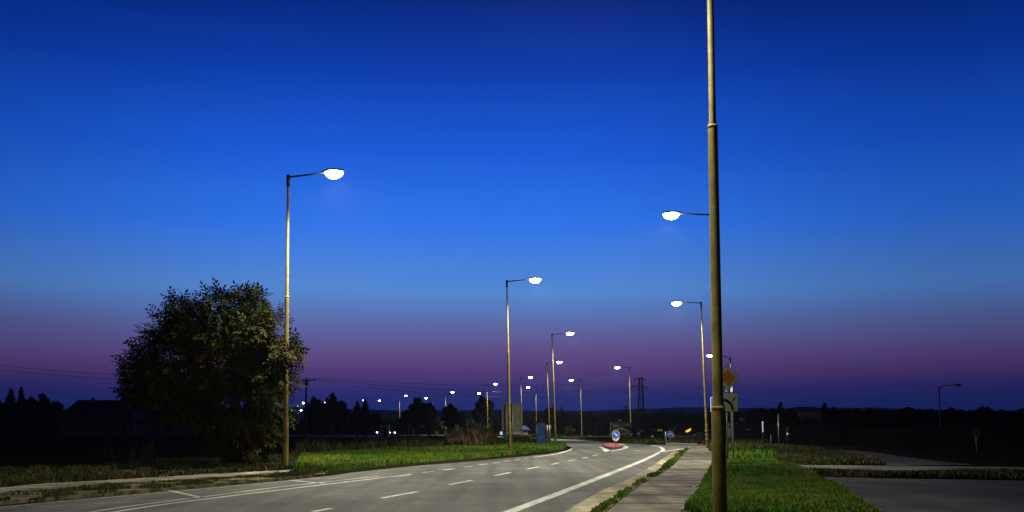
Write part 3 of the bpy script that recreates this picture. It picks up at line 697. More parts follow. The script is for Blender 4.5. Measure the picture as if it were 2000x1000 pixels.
# ---------------------------------------------------------------- foliage
def leaf_quads(C, size, stretch=1.7, droop=.0):
    """diamond leaves at points C (n,3)"""
    n = len(C); a = rng.normal(size=(n, 3)); a[:, 2] -= droop; a /= np.linalg.norm(a, axis=1)[:, None]
    r = rng.normal(size=(n, 3)); b = np.cross(a, r); b /= np.linalg.norm(b, axis=1)[:, None]
    s = (size * rng.uniform(.6, 1.35, n))[:, None]
    V = np.stack([C - a * s * stretch / 2, C + b * s * .5, C + a * s * stretch / 2, C - b * s * .5], 1).reshape(-1, 3)
    return V, np.arange(4 * n).reshape(n, 4)
def blob_points(blobs, n, shell=.35):
    B_ = np.array(blobs); vol = (B_[:, 3] * B_[:, 4] * B_[:, 5]) ** .75; idx = rng.choice(len(B_), n, p=vol / vol.sum())
    d = rng.normal(size=(n, 3)); d /= np.linalg.norm(d, axis=1)[:, None]
    rr = rng.uniform(0, 1, n) ** shell * (1 + rng.normal(0, .07, n))
    return B_[idx, :3] + d * rr[:, None] * B_[idx, 3:6]
def far_tree(px, D, wpx, ytop, kind, label, group="dark trees on the skyline", m="leaf_far", n=2600, ybot=None):
    B = at(px, D); h = zat(ytop, D); w = wpx / FPX * D
    t = empty({"c": "conifer", "b": "broadleaf_tree", "s": "bush"}[kind], B, label=label, cat="bush" if kind == "s" else "tree", group=group)
    b = MB(); r0 = .02 * h + .08
    b.tube([(0, 0, -.2), (.05 * w, 0, h * .3), (0, .1, h * .6), (0, 0, h * .86)], [r0, r0 * .8, r0 * .5, r0 * .15], 8)
    if kind != 'c':
        for k in range(7):
            a = random.uniform(0, 6.28); z0 = h * random.uniform(.22, .6)
            b.tube([(0, 0, z0), (math.cos(a) * w * .18, math.sin(a) * w * .18, z0 + h * .12), (math.cos(a) * w * .34, math.sin(a) * w * .34, z0 + h * .2)], [r0 * .5, r0 * .3, r0 * .1], 6)
    b.build("trunk", "bark", t)
    bl = []
    if kind == 'c':
        L_ = 12
        for i in range(L_):
            z = h * (.12 + .86 * i / L_); rad = w * .5 * (1 - i / L_) ** .8 + .08
            for k in range(5):
                a = k * 1.257 + i; bl.append((math.cos(a) * rad * .6, math.sin(a) * rad * .6, z, rad * .5, rad * .5, h * .035))
        bl.append((0, 0, h * .97, .12 * w * .5, .12 * w * .5, h * .05))
    else:
        low = .15 if kind == 's' else .2
        k = 0
        while k < 30:
            x, y_, z = (random.uniform(-1, 1) for _ in range(3))
            if x * x + y_ * y_ + z * z > 1: continue
            rr = random.uniform(.14, .27); zc2 = (1 + low) / 2; hz = (1 - low) / 2
            bl.append((x * w * .5 * (1 - rr), y_ * w * .5 * (1 - rr), h * (zc2 + z * hz * (1 - rr)), rr * w * .6, rr * w * .6, rr * h * hz * 1.1)); k += 1
        bl.append((0, 0, h * (1 - .16 * (1 - low)), w * .16, w * .16, h * .15 * (1 - low)))
    C = blob_points(bl, n, .5)
    V, F = leaf_quads(C, max(.28, .035 * w + .0016 * D), 1.4)
    np_mesh("crown", V, F, m, t)
    return t
FT = [
    (18, 190, 46, 758, 'c', "leftmost dark conifer on the skyline, nearly at the picture edge"), (-12, 195, 50, 764, 'c', "dark conifer cut by the left picture edge"),
    (38, 192, 34, 757, 'c', "pointed dark conifer second from the left edge"), (80, 194, 42, 768, 'b', "blocky dark tree just left of the hipped roof house"),
    (58, 200, 40, 774, 'b', "low dark tree between the pointed conifer and the blocky tree"),
    (238, 262, 18, 769, 'c', "small conifer peeking over the house roof left of the big tree"), (262, 270, 60, 766, 'b', "dark tree behind the house, half covered by the big tree"),
    (612, 210, 40, 775, 'b', "dark tree behind the concrete power pole"), (648, 212, 34, 767, 'b', "tallest rounded hump of the dark trees right of the power pole"),
    (666, 215, 40, 781, 'b', "dark tree between the tall hump and the spiky tree"), (712, 190, 34, 780, 'c', "spiky dark tree right of the tree hump"), (697, 195, 44, 786, 'c', "wide spiky dark tree overlapping its taller spiky neighbour"),
    (628, 200, 60, 785, 'b', "wide low dark tree under the lamp by the power pole"), (732, 240, 30, 806, 'b', "low dark tree left of the free standing lamp"),
    (815, 240, 46, 776, 'b', "big round dark tree behind the pale bush"), (795, 245, 26, 800, 'b', "small dark tree at the left flank of the big round tree"),
    (836, 245, 34, 786, 'b', "dark tree at the right flank of the big round tree"), (880, 250, 40, 788, 'b', "flat topped dark tree between the two big round ones"), (899, 260, 22, 801, 'b', "low dark tree at the left foot of the round tree behind the lamps"),
    (941, 240, 50, 773, 'b', "round dark tree standing alone behind the paired lamps"),
    (1072, 245, 46, 796, 'b', "low round dark tree behind the slim island lamps"), (1112, 250, 36, 812, 'b', "low dark tree left of the lamp by the billboard"), (1150, 250, 34, 806, 'b', "low dark tree right of the lamp by the billboard"),
    (1200, 255, 40, 806, 'b', "low dark tree behind the billboard"), (1225, 258, 40, 803, 'b', "wide dark tree behind the lamp left of the pylon"), (1260, 240, 40, 808, 'b', "low dark tree around the pylon foot"), (1292, 245, 30, 800, 'b', "pointed little tree right of the pylon"),
    (1312, 250, 36, 806, 'b', "low dark tree behind the chevron sign"), (1352, 250, 40, 809, 'b', "low dark tree left of the footpath lamp"),
    (1486, 160, 20, 798, 'b', "small bumpy tree right of the priority sign"), (1512, 170, 40, 800, 'b', "low dark tree behind the tall thin pole on the right"), (1526, 175, 18, 785, 'b', "sparse spindly treetop above the dark trees on the right"),
    (1546, 170, 40, 797, 'b', "dark tree left of the boxy roof"), (1612, 168, 14, 786, 'b', "narrow bare looking tree right of the boxy roof"), (1700, 150, 46, 796, 'b', "low broad dark tree middle of the right skyline"),
    (1780, 150, 60, 798, 'b', "low broad dark tree left of the unlit lamp"), (1860, 145, 50, 796, 'b', "low broad dark tree right of the unlit lamp"), (1930, 140, 60, 795, 'b', "low broad dark tree near the right picture edge"), (2005, 140, 70, 797, 'b', "dark tree cut by the right picture edge"), (1650, 165, 50, 801, 'b', "low dark tree right of the narrow bare tree"),
]
for px, D, w, yt, k, lab in FT:
    far_tree(px, D, w, yt, k, lab, n=(900 if px in (1526, 1612) else 2600))
far_tree(1192 + 0, 172, 1, 845, 's', "tiny shrub at the foot of the billboard", "bushes by the road", n=60) if False else None
far_tree(840, 215, 26, 802, 's', "pale green bush behind the left pointing lamp", "bushes by the road", "leaf_pale", 1500)
far_tree(1112, 165, 22, 832, 's', "olive bush left of the lamp by the billboard", "bushes by the road", "leaf_pale", 700)
far_tree(936, 180, 26, 842, 's', "dark green bush beside the small round arrow sign", "bushes by the road", "leaf_far", 900)

# far woodland mass along the horizon and hedges
def wood(x0, x1, D0, D1, y0, y1, n, m, size):
    px = rng.uniform(x0, x1, n); D = rng.uniform(D0, D1, n)
    prof = y1 + (y0 - y1) * 0 + 3.0 * np.sin(px * .045) + 2.2 * np.sin(px * .13 + 1) + 1.5 * np.sin(px * .31 + 2)
    prof = np.minimum(prof, y1 + 6)
    t = rng.uniform(0, 1, n) ** .7
    zt = EYE + (HORIZ - prof) / FPX * D; z = zt * (1 - (1 - t) * .98) * rng.uniform(.9, 1.0, n)
    X = (px - 1000) / FPX * D
    return leaf_quads(np.stack([X, D, np.maximum(z, .1)], 1), size, 1.3)
def merge(parts):
    Vs, Fs, o = [], [], 0
    for V, F in parts: Vs.append(V); Fs.append(F + o); o += len(V)
    return np.concatenate(Vs), np.concatenate(Fs)
V, F = merge([wood(540, 960, 270, 320, 0, 822, 16000, None, 1.5), wood(1030, 1420, 275, 330, 0, 815, 16000, None, 1.5), wood(1400, 2300, 190, 240, 0, 805, 26000, None, 1.2), wood(-400, 120, 210, 260, 0, 790, 14000, None, 1.4), wood(100, 560, 300, 340, 0, 806, 12000, None, 1.5), wood(900, 1080, 290, 340, 0, 826, 7000, None, 1.5)])
tag(np_mesh("far_woodland", V, F, "leaf_far"), "dark mass of far woodland along the horizon", "woodland", kind="stuff")

# hills
b = MB()
for j, (D, amp, base_) in enumerate(((1500, 6, 803.5), (2300, 5, 799))):
    pts = []
    for i in range(81):
        px = -900 + 3800 * i / 80; yy = base_ + 3.0 * math.sin(px * .006 + j * 2) + 1.6 * math.sin(px * .017 + j) + .8 * math.sin(px * .05)
        pts.append((at(px, D), zat(yy, D)))
    vs = []
    for p, z in pts: vs += [(p.x, p.y - 350, -1), (p.x, p.y - 120, z * .75), (p.x, p.y, z), (p.x, p.y + 300, -1)]
    b.add(vs, [(4 * i + k, 4 * (i + 1) + k, 4 * (i + 1) + k + 1, 4 * i + k + 1) for i in range(80) for k in range(3)], 0, True)
tag(b.build("hills", "hill"), kind="structure")

# the big walnut-like tree
DT_ = 39.5; TB = at(452, DT_)
tr = empty("walnut_tree", TB, label="big round leafy tree with brownish green leaves by the left verge", cat="tree")
BL = [(430, 585, 22), (478, 585, 24), (375, 612, 25), (335, 637, 24), (320, 612, 9), (440, 622, 40), (500, 627, 34), (530, 642, 22), (318, 665, 30), (290, 690, 25), (262, 715, 13), (250, 720, 9),
      (370, 660, 50), (440, 680, 60), (510, 690, 50), (548, 676, 22), (584, 690, 20), (604, 692, 12), (574, 714, 18), (596, 676, 10), (300, 728, 35), (360, 740, 50), (430, 745, 50), (510, 750, 45),
      (545, 735, 22), (282, 765, 20), (258, 766, 9), (326, 775, 28), (385, 790, 34), (470, 812, 44), (528, 800, 25), (436, 846, 28), (492, 848, 34), (518, 838, 18), (452, 872, 18), (492, 880, 16), (362, 806, 16), (540, 770, 20), (553, 800, 8), (412, 832, 18)]
blobs = []
for k in range(46):                                  # twigs that break the outline
    a = random.uniform(0, 2 * math.pi); q = random.uniform(.93, 1.06); ex, ey = 430 + 172 * q * math.cos(a), 722 - 158 * q * math.sin(a)
    if ey > 790 or (400 < ex < 520 and ey < 600): continue
    if min(math.hypot(ex - x, ey - y_) - r_ for x, y_, r_ in BL) < 9: BL.append((ex, ey, random.uniform(6, 11)))
for (x, y_, r_) in BL:
    cx = (x - 452) / FPX * DT_; cz = zat(y_, DT_); rr = r_ / FPX * DT_
    q = ((x - 430) / 185.) ** 2 + ((y_ - 725) / 175.) ** 2; depth = 3.2 * math.sqrt(max(.04, 1 - q))
    k = 3 if depth > 1.6 else 2 if depth > .9 else 1
    for i in range(k):
        dy = 0 if k == 1 else (-depth + 2 * depth * i / (k - 1)) * .72 * random.uniform(.8, 1.1)
        if x > 528: dy = -random.uniform(1.9, 3.1)
        blobs.append((cx * (1 + dy / DT_), dy, EYE + (cz - EYE) * (1 + dy / DT_), rr * .86, max(rr * .8, .3), rr * .86))
def limb(b, pts, r0, r1, n=8): b.tube(smooth_line(pts, 4), [r0 + (r1 - r0) * i / (4 * (len(pts) - 1)) for i in range(4 * (len(pts) - 1) + 1)], n)
tk = MB(); stems = []
for a in range(6):
    an = a * 1.05 + .3; rx = math.cos(an); ry = math.sin(an); hh = random.uniform(2.2, 3.6)
    top = Vector((rx * (.8 + .2 * a % 2) - .3, ry * 1.0, hh)); stems.append(top)
    limb(tk, [(rx * .15, ry * .15, -.1), (rx * .35 - .05, ry * .35, hh * .35), tuple(top)], .13, .075)
tk.tube([(0, 0, -.2), (0, 0, .3)], [.38, .26], 12)
tk.build("trunk", "bark", tr)
br = MB()
for (x, y_, z, rx, ry, rz_) in blobs:
    c = Vector((x, y_, z)); s0 = min(stems, key=lambda q: (q - c).length); mid = (s0 + c) / 2 + Vector((random.uniform(-.3, .3), random.uniform(-.3, .3), .25))
    limb(br, [tuple(s0 - Vector((0, 0, .3))), tuple(mid), tuple(c)], .055, .018, 6)
    for k in range(4):
        d = Vector((random.gauss(0, 1), random.gauss(0, 1), random.gauss(.3, 1))).normalized()
        e = c + Vector((d.x * rx, d.y * ry, d.z * rz_)) * .85
        br.tube([c, (c + e) / 2 + Vector((0, 0, .06)), e], [.016, .011, .005], 5)
br.build("branches", "bark", tr)
# compound leaves: a stalk with 7 leaflets
def compound(n):
    C = blob_points(blobs, n, .42)
    hole = np.zeros(n, bool)
    for hx, hy, hr in ((412, 781, 10), (455, 588, 7), (350, 640, 5), (300, 700, 4), (440, 735, 5), (508, 715, 5), (575, 735, 6), (345, 755, 5), (420, 645, 4), (525, 775, 6), (470, 668, 8), (396, 722, 7), (345, 700, 6), (505, 640, 5), (540, 705, 9), (478, 775, 5), (563, 700, 9)):
        pxs = 452 + C[:, 0] / (1 + C[:, 1] / DT_) * FPX / DT_; pys = HORIZ - (C[:, 2] - EYE) / (1 + C[:, 1] / DT_) * FPX / DT_
        hole |= ((pxs - hx) ** 2 + (pys - hy) ** 2) < hr * hr * 1.9
    C = C[~hole]; n = len(C)
    cen = np.array([-.4, 0, 3.6]); dr = C - cen; dr /= np.linalg.norm(dr, axis=1)[:, None]
    ax = dr * .8 + rng.normal(size=(n, 3)) * .6; ax[:, 2] -= .45; ax /= np.linalg.norm(ax, axis=1)[:, None]
    up = rng.normal(size=(n, 3)) * .5 + [0, 0, 1]; sd = np.cross(ax, up); sd /= np.linalg.norm(sd, axis=1)[:, None]
    Ln = rng.uniform(.30, .50, n)[:, None]
    allV = []
    for (t, s, l) in ((.25, 1, .8), (.25, -1, .8), (.55, 1, 1), (.55, -1, 1), (.82, 1, 1), (.82, -1, 1), (1.0, 0, 1.15)):
        o = C + ax * Ln * t; d = ax * (.55 if s else 1) + sd * s * .85; d[:, 2] -= .15; d /= np.linalg.norm(d, axis=1)[:, None]
        ln = Ln * .42 * l; nr = np.cross(d, np.cross(ax, sd)); nr /= np.linalg.norm(nr, axis=1)[:, None] + 1e-9
        wv = nr * ln * .21
        allV.append(np.stack([o, o + d * ln * .45 + wv, o + d * ln, o + d * ln * .45 - wv], 1))
    V = np.stack(allV, 1).reshape(-1, 3); return V, np.arange(len(V)).reshape(-1, 4)
V, F = compound(9000)
np_mesh("crown", V, F, "leaf", tr)

# ---------------------------------------------------------------- grass
def in_poly(P, X, Y):
    P = np.array([(p[0], p[1]) for p in P]); r = np.zeros(len(X), bool); j = len(P) - 1
    for i in range(len(P)):
        xi, yi = P[i]; xj, yj = P[j]
        with np.errstate(divide='ignore', invalid='ignore'):
            c = ((yi > Y) != (yj > Y)) & (X < (xj - xi) * (Y - yi) / (yj - yi) + xi)
        r ^= c; j = i
    return r
NP = at(1406, 16.2)
def grass(name, poly, n, h0, h1, z, m, label, width=.012, near=16., lim=None, clump=1.0, edge=.0):
    """n blades, denser nearby; blade width grows a little with distance"""
    P = [Vector((p[0], p[1])) for p in poly]; xs = [p.x for p in P]; ys = [p.y for p in P]
    y0, y1 = max(min(ys), 7), max(ys); x0, x1 = min(xs), max(xs)
    if lim: x0, x1, y0, y1 = max(x0, lim[0]), min(x1, lim[1]), max(y0, lim[2]), min(y1, lim[3])
    got = []; tot = 0; it = 0
    while tot < n and it < 400:
        it += 1; k = 60000
        Y = y0 * (y1 / y0) ** rng.uniform(0, 1, k) if y0 > 0 else rng.uniform(y0, y1, k)
        X = rng.uniform(x0, x1, k); ok = in_poly(P, X, Y)
        cl = .5 + .5 * np.sin(X * 1.7 + np.sin(Y * .9) * 2) * np.sin(Y * 1.3 + np.sin(X * 1.1) * 2)
        c2 = .5 + .25 * np.sin(X * 4.3 + 2 * np.sin(Y * 2.1 + X)) + .25 * np.sin(Y * 3.7 + 2 * np.sin(X * 2.9 - Y * .7) + 1)
        cl = .5 * cl + .5 * c2
        ok &= rng.uniform(0, 1, k) < np.clip(1 - clump * .5 + clump * .5 * (cl * 2 - .5), 0, 1) ** max(1, clump)
        got.append(np.stack([X[ok], Y[ok]], 1)); tot += ok.sum()
    Q = np.concatenate(got)[:n]; Q = Q[np.hypot(Q[:, 0] - NP.x, Q[:, 1] - NP.y + .5) > .75]; n = len(Q); X, Y = Q[:, 0], Q[:, 1]
    D = np.hypot(X, Y); h = rng.uniform(h0, h1, n) ** 1.0 * (.45 + 1.0 * (.5 + .5 * np.sin(X * .8 + 1.3) * np.sin(Y * .6)))
    w = width * (1 + D / near) * rng.uniform(.7, 1.3, n)
    a = rng.uniform(0, 2 * np.pi, n); dx, dy = np.cos(a), np.sin(a); be = rng.uniform(.1, .6, n) * h; bd = rng.uniform(0, 2 * np.pi, n)
    B0 = np.stack([X, Y, np.full(n, z)], 1); S = np.stack([dx * w / 2, dy * w / 2, np.zeros(n)], 1)
    Mi = B0 + np.stack([np.cos(bd) * be * .3, np.sin(bd) * be * .3, h * .6], 1); T = B0 + np.stack([np.cos(bd) * be, np.sin(bd) * be, h], 1)
    V = np.stack([B0 - S, B0 + S, Mi + S * .8, Mi - S * .8, T + S * .12, T - S * .12], 1).reshape(-1, 3)
    i = np.arange(n)[:, None] * 6
    F = np.concatenate([i + np.array([[0, 1, 2, 3]]), i + np.array([[3, 2, 4, 5]])])
    return tag(np_mesh(name, V, F, m), label, "grass", kind="stuff")
VD = [(1440, 870.8), (1500, 870), (1590, 878), (1650, 889), (1700, 900), (1730, 911), (1529, 910.5), (1512, 901), (1486, 891), (1455, 882), (1425, 876), (1405, 872)]
VB = VR[:9] + [(1405, 872), (1425, 876), (1455, 882), (1486, 891), (1512, 901)] + VR[15:]
grass("grass_right", gpoly(VB), 200000, .03, .13, .10, "grass", "lush green grass verge between the footpath and the yard", .009, lim=(3, 22, 12, 75), clump=1.35)
grass("grass_dull_verge", gpoly(VD), 26000, .05, .2, .10, "grass_dark", "dull brownish grass beyond the bright verge, left of the curved path", .014, clump=1.3)
grass("grass_island", gpoly(GI), 110000, .08, .22, .12, "grass", "bright green grass on the verge under the first left lamp", .014)
grass("grass_left", gpoly(LV), 50000, .03, .15, .10, "grass_dark", "dull patchy grass behind the narrow path on the left", .014, lim=(-26, -5, 18, 60), clump=2.6)
grass("grass_far_verge", gpoly(FV), 30000, .1, .3, .12, "grass_dark", "low grass edge on the far side of the bend", .02, lim=(-60, 40, 90, 260))
grass("grass_corner", gpoly([(860, 879), (946, 872), (1000, 866), (1040, 865), (1042, 863.5), (1000, 861), (946, 859), (860, 857), (760, 855)]), 20000, .1, .4, .08, "grass_dark", "dull grass inside the road bend", .02)
grass("grass_strip", jag(kr, .05) + jag(slp[::-1], .05), 8000, .025, .10, .10, "grass", "narrow weedy grass strip between kerb and footpath slabs", .012, lim=(-2, 16, 14, 75), clump=2.2)
grass("verge_weeds", lb + [G(650, 921)] + le[::-1], 11000, .02, .10, .075, "grass_dark", "short weeds on the crumbled edge of the left road", .012, lim=(-14, 0, 16, 42), clump=2.4)
grass("yard_weeds", gpoly([(1582, 925), (1650, 925), (1800, 928), (2000, 931), (2200, 934), (2200, 944), (2000, 941.5), (1700, 936.5), (1590, 933.5)]), 14000, .04, .16, .09, "grass_dark", "dull weeds between the concrete track and the yard", .014)
grass("dry_reeds", gpoly([(872, 879), (900, 862), (962, 860), (964, 873), (930, 880)]), 9000, .7, 1.25, .0, "dry", "tall brown reeds beside the green verge", .02)
grass("tall_weeds", gpoly([(560, 896), (660, 890), (760, 884.5), (872, 879), (860, 874), (700, 880), (590, 886)]), 2600, .2, .8, .0, "grass_dark", "loose tall weeds at the dark edge of the field", .014)
grass("dark_shrubs", gpoly([(962, 873), (1000, 866.5), (1045, 866), (1070, 867.5), (1060, 870), (1000, 871), (960, 877)]), 9000, .2, .55, .1, "grass_dark", "dark low shrubs behind the large sign back", .03)
grass("weeds_by_signs", gpoly([(1396, 880), (1440, 878), (1500, 888), (1520, 900), (1440, 905), (1400, 900)]), 5000, .1, .32, .1, "grass", "taller green weeds around the priority sign posts", .02)
grass("clump_by_lamp", gpoly([(1384, 878), (1396, 878), (1397, 886), (1386, 884)]), 1200, .15, .45, .08, "grass", "grass tuft at the foot of the footpath lamp", .02)
# individual dry stalks at the left
sb = MB()
for k in range(34):
    px = random.choice((225, 250, 262, 275, 285, 290)) + random.gauss(0, 10); D = random.uniform(38, 48); p = at(px, D); h = random.uniform(.5, 1.25); ln = random.gauss(.0, .22)
    pts = [p, p + Vector((ln * .4, 0, h * .6)), p + Vector((ln, 0, h))]
    sb.tube(pts, [.008, .006, .003], 5)
    for j in range(3):
        q = p + Vector((ln * .7, 0, h * random.uniform(.55, .95))); sb.tube([q, q + Vector((random.uniform(-.12, .12), 0, .14))], [.004, .002], 4)
tag(sb.build("dry_stalks", "stalk"), "thin dry stalks standing in the dark grass on the left", "dry weeds", kind="stuff")

# ---------------------------------------------------------------- houses, fences
def hip_house(px0, px1, D, ye, yr, rx0, rx1, label, windows=(), depth=11, name="house", chim=True):
    a, c = at(px0, D), at(px1, D); W = c.x - a.x; he = zat(ye, D); hr = zat(yr, D)
    s = empty(name, (a.x + W / 2, D, 0), label=label, cat="house")
    b = MB(); b.box((0, depth / 2, he / 2), (W, depth, he)); wl = b.build("wall", "plaster", s)
    o = .5; r0, r1 = at(rx0, D).x - a.x - W / 2, at(rx1, D).x - a.x - W / 2
    b = MB(); b.add([(-W / 2 - o, -o, he), (W / 2 + o, -o, he), (W / 2 + o, depth + o, he), (-W / 2 - o, depth + o, he), (r0, depth / 2, hr), (r1, depth / 2, hr)],
                    [(0, 1, 5, 4), (1, 2, 5), (2, 3, 4, 5), (3, 0, 4), (3, 2, 1, 0)])
    b.box((0, -o, he - .05), (W + 1, .12, .14)); rf = b.build("roof", "roof", s)
    if chim:
        b = MB(); b.box((r0 + (r1 - r0) * .3, depth / 2 + .5, hr), (.7, .7, 1.1)); b.build("chimney", "plaster", rf)
    for (wx, wz, ww, wh, m) in windows:
        x = at(wx, D).x - a.x - W / 2
        b = MB(); b.box((x, -.02, wz), (ww + .2, .1, wh + .2)); f = b.build("window", "frame", s)
        b = MB(); b.box((x, -.08, wz), (ww, .04, wh)); b.build("pane", m, f)
    return s
hip_house(104, 262, 235, 824, 780, 130, 224, "long low house with a dark hipped roof left of the big tree", [(193, 1.9, 1.4, 1.3, "glass"), (130, 1.9, 1.2, 1.2, "glass"), (240, 1.7, 1.1, 2, "glass")])
hip_house(264, 392, 236, 826, 800, 280, 370, "pale walled house wing half hidden behind the big tree", [(330, 1.9, 1.6, 1.4, "glass"), (370, 1.9, 1.6, 1.4, "glass"), (305, 1.7, 1.1, 2, "glass")])
hip_house(1560, 1612, 175, 800, 793, 1571, 1600, "dark house with a flat boxy roof among the right trees", [(1580, 2.2, 1.2, 1.2, "glass")], depth=8, chim=False)
hip_house(1440, 1500, 172, 836, 822, 1452, 1488, "low dark house behind the lit white panel", [(1460, 1.35, .9, .25, "litorange"), (1480, 1.5, 1, 1, "glass")], depth=8)
hip_house(1318, 1364, 175, 846, 826, 1335, 1350, "dark house with a glowing yellow window right of the chevron sign", [(1289, 1.3, .01, .01, "frame")], depth=8, chim=False)
# slanted lit yellow awning window of that house
hs = [o for o in bpy.data.objects if o.name.startswith("house")][-1]
b = MB(); D = 174.3
P = [(1340.0 - 1.2, 841.5), (1349, 836.5), (1349.5, 840), (1345, 843.5), (1340, 844.5)]
vs = [at(x, D) for x, y in P]; vs = [(v.x - hs.location.x, -.9, zat(y, D)) for v, (x, y) in zip(vs, P)]; n = len(vs)
vs2 = [(x, y + .15, z) for x, y, z in vs]
b.add(vs + vs2, [tuple(range(n))[::-1], tuple(range(n, 2 * n))] + [(i, (i + 1) % n, n + (i + 1) % n, n + i) for i in range(n)]); b.build("lit_awning", "litwin", hs)
hip_house(1278, 1302, 190, 843.5, 835, 1284, 1296, "small dark hut with a dim yellow window left of the chevron sign", [(1289, 1.3, .8, .35, "litdim")], depth=5, chim=False, name="hut")
s = hip_house(1019, 1031, 200, 839, 831, 1024, 1026, "small hut with a blue metal roof right of the large sign back", depth=4, chim=False, name="hut")
for c in bpy.data.objects:
    if c.parent == s and c.name.startswith("roof"): c.data.materials[0] = MT["roof_blue"]
# kiosk
B = at(751.5, 200); s = empty("kiosk", B, label="dark boxy kiosk between the car lights far left", cat="kiosk")
h = zat(830, 200); b = MB(); b.box((0, 0, h / 2), (1.7, 1.7, h)); b.build("wall", "plaster", s)
b = MB(); b.box((0, 0, h + .06), (1.95, 1.95, .12)); b.build("roof", "roof", s); b = MB(); b.box((.2, -.87, 1.0), (.8, .04, 1.9)); b.build("door", "frame", s)
# fence on the right
def fence(x0, x1, D0, D1, h, label, npan):
    A, Bq = at(x0, D0), at(x1, D1); s = empty("panel_fence", A, label=label, cat="fence"); d = Bq - A
    b = MB(); rz = math.atan2(d.y, d.x)
    for i in range(npan):
        c = d * ((i + .5) / npan)
        for k in range(4): b.box((c.x, c.y, h * (k + .5) / 4), (d.length / npan - .12, .06, h / 4 - .02), rz=rz)
    b.build("panel", "fence", s)
    for i in range(npan + 1):
        b = MB(); c = d * (i / npan); b.box((c.x, c.y, h / 2 + .05), (.14, .14, h + .1), rz=rz); b.build("post", "fence", s)
fence(1436, 1640, 118, 108, 1.9, "low dark concrete panel fence across the right background", 9)
fence(1660, 2060, 100, 88, 1.7, "dark concrete panel fence towards the right picture edge", 12)
# posts and boards on the right
B = G(1490.5, 869); D = B.y; s = empty("lit_notice_column", B, label="narrow glowing white panel on a dark post right of the priority sign", cat="sign board")
zt, zb = zat(823, D), zat(845, D); b = MB(); b.tube([(0, 0, 0), (0, 0, zb)], .05, 8); b.build("post", "arm", s)
b = MB(); b.box((0, 0, (zt + zb) / 2), (.2, .12, zt - zb)); b.build("panel_case", "arm", s)
b = MB(); b.box((-.02, -.065, (zt + zb) / 2), (.09, .02, (zt - zb) * .9)); b.box((-.02, -.09, zt - .08), (.12, .02, .14)); b.build("lit_panel", "litpanel", s)
for px, yt, yg, r, lab in ((1521.5, 810, 871, .055, "tall thin grey pole behind the right verge"), (1506, 850, 870, .05, "short pale post left of the tall thin pole")):
    B = G(px, yg); b = MB(); zz = zat(yt, B.y); b.tube([(0, 0, 0), (0, 0, zz)], r, 10); b.ball((0, 0, zz), (r * 1.3, r * 1.3, r), nu=10, nv=4); tag(b.build("post", "galv", loc=B), lab, "post")
s_, z_, r_ = small_sign(1538, 866, 837, 3.5, "signback", "dim round sign with a tiny white light below it on the right")
b = MB(); b.ball((0, -.06, zat(847.5, s_.location.y)), (.09, .05, .09), nu=10, nv=6); b.build("glowing_dot", "litpanel", s_)  # white glow put into the dot as emission
small_sign(1908, 882, 845, 9, "fence_pale", "pale rectangular sign in the dark at the far right", 'rect')
# litter
for px, py, lab in ((856, 891.5, "small pale litter on the bright green grass"), (1353, 952, "tiny white litter on the footpath slabs")):
    b = MB(); p = G(px, py, .15 if px < 1000 else .105); b.add([(0, 0, .005), (.22, .03, .07), (.26, .2, .02), (.05, .16, .06), (.12, .1, .11)], [(0, 1, 4), (1, 2, 4), (2, 3, 4), (3, 0, 4)])
    o = b.build("litter", "fibre", loc=p); o.scale = (1, 1, 1) if px < 1000 else (.35, .35, .3); tag(o, lab, "litter")

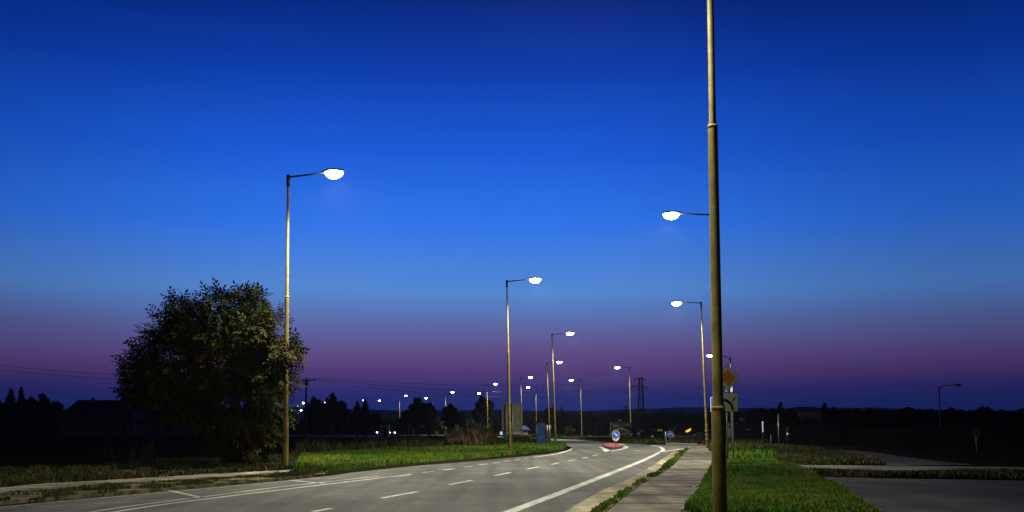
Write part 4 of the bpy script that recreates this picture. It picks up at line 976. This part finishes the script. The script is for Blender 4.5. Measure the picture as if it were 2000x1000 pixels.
# ---------------------------------------------------------------- cars
def make_car():
    r = empty("car", (0, 0, 0))
    prof = [(-2.1, .32), (-2.12, .62), (-2.0, .86), (-1.2, .95), (.95, .97), (1.75, .84), (2.08, .66), (2.12, .34)]
    def loft(prof, w0, w1, zmid, m, name, par, inset=0):
        b = MB(); n = len(prof); vs = []
        for s_ in (-1, 1):
            for x, z in prof: vs.append((x, s_ * (w0 + (w1 - w0) * max(0, min(1, (z - zmid[0]) / (zmid[1] - zmid[0])))), z))
        b.add(vs, [tuple(range(n)), tuple(range(n, 2 * n))[::-1]] + [(i, n + i, n + (i + 1) % n, (i + 1) % n) for i in range(n)]); return b.build(name, m, par)
    body = loft(prof, .86, .80, (.5, .95), "carpaint", "body", r)
    loft([(-1.75, .94), (-1.35, 1.34), (.1, 1.38), (.98, .955)], .79, .62, (.95, 1.38), "glass", "windows", r)
    b = MB(); b.box((-.62, 0, 1.385), (1.36, 1.2, .05))
    for s_ in (-1, 1):
        for x0, x1 in ((-1.75, -1.36), (-.35, -.35), (.97, .08)): b.bar((x0, s_ * .79, .95), (x1, s_ * .63, 1.38), .07)
    b.build("roof", "carpaint", r)
    for x in (-1.3, 1.32):
        for s_ in (-1, 1):
            w = empty("wheel", (x, s_ * .78, .32)); w.parent = r
            b = MB(); b.tube([(0, -.1, 0), (0, .1, 0)], .32, 18); b.build("tyre", "tyre", w)
            b = MB(); b.tube([(0, s_ * .09, 0), (0, s_ * .115, 0)], .19, 12); b.build("rim", "rim", w)
    for s_ in (-1, 1):
        b = MB(); b.ball((2.05, s_ * .62, .68), (.09, .17, .09), nu=10, nv=6); b.build("headlight", "lampglass", r)
        b = MB(); b.box((-2.09, s_ * .66, .74), (.06, .24, .14)); b.build("tail_light", "red", r)
    return r
car = make_car(); kids(car); cars = []
def place_car(px, D, rz, label, group, paint=None, lit=False):
    o = car if not cars else copy_tree(car); cars.append(o); o.location = at(px, D); o.rotation_euler = (0, 0, R(rz)); tag(o, label, "car", group)
    for c in KIDS.get(o.name, []):
        if (paint and c.name.split('.')[0] in ("body", "roof")) or (lit and c.name.startswith("headlight")):
            c.data = c.data.copy(); c.data.materials[0] = MT["headlit" if c.name.startswith("headlight") else paint]
place_car(1269, 188, 12, "dark blue parked car left of the chevron sign", "dark parked cars behind the far verge")
place_car(1321, 186, 190, "dark blue parked car just behind the chevron sign", "dark parked cars behind the far verge")
place_car(1385, 150, 172, "bluish parked car seen past the base of the footpath lamp", "dark parked cars behind the far verge")
GC = "cars with lit headlights far down the left road"
place_car(766, 240, -84, "far car with the brightest headlights right of the kiosk", GC, "cargrey", True)
place_car(733, 250, -88, "far car with headlights just left of the kiosk", GC, "cargrey", True)
place_car(716, 262, -50, "dim far car between the two headlight pairs", "dim cars far down the road", "cargrey")
place_car(695, 252, -80, "leftmost far car with cool white headlights", GC, "cargrey", True)
place_car(1008, 210, 15, "pale car under the large sign back", "dim cars far down the road", "cargrey")
s_, z_, r_ = small_sign(979, 858, 846, 3.2, "litpanel", "small glowing white sign left of the large sign posts", 'rect')

# ---------------------------------------------------------------- evening haze
def haze(density):
    m = bpy.data.materials.new("haze_air"); m.use_nodes = True; t = m.node_tree; t.nodes.clear()
    o = t.nodes.new("ShaderNodeOutputMaterial"); v = t.nodes.new("ShaderNodeVolumePrincipled")
    v.inputs["Color"].default_value = (.78, .84, 1, 1); v.inputs["Density"].default_value = density; v.inputs["Anisotropy"].default_value = .55
    t.links.new(v.outputs[0], o.inputs[1])
    MT["haze"] = m
    b = MB(); b.box((0, 1350, 39), (4600, 3000, 80)); x = b.build("haze", "haze"); tag(x, kind="stuff")
haze(HAZE)
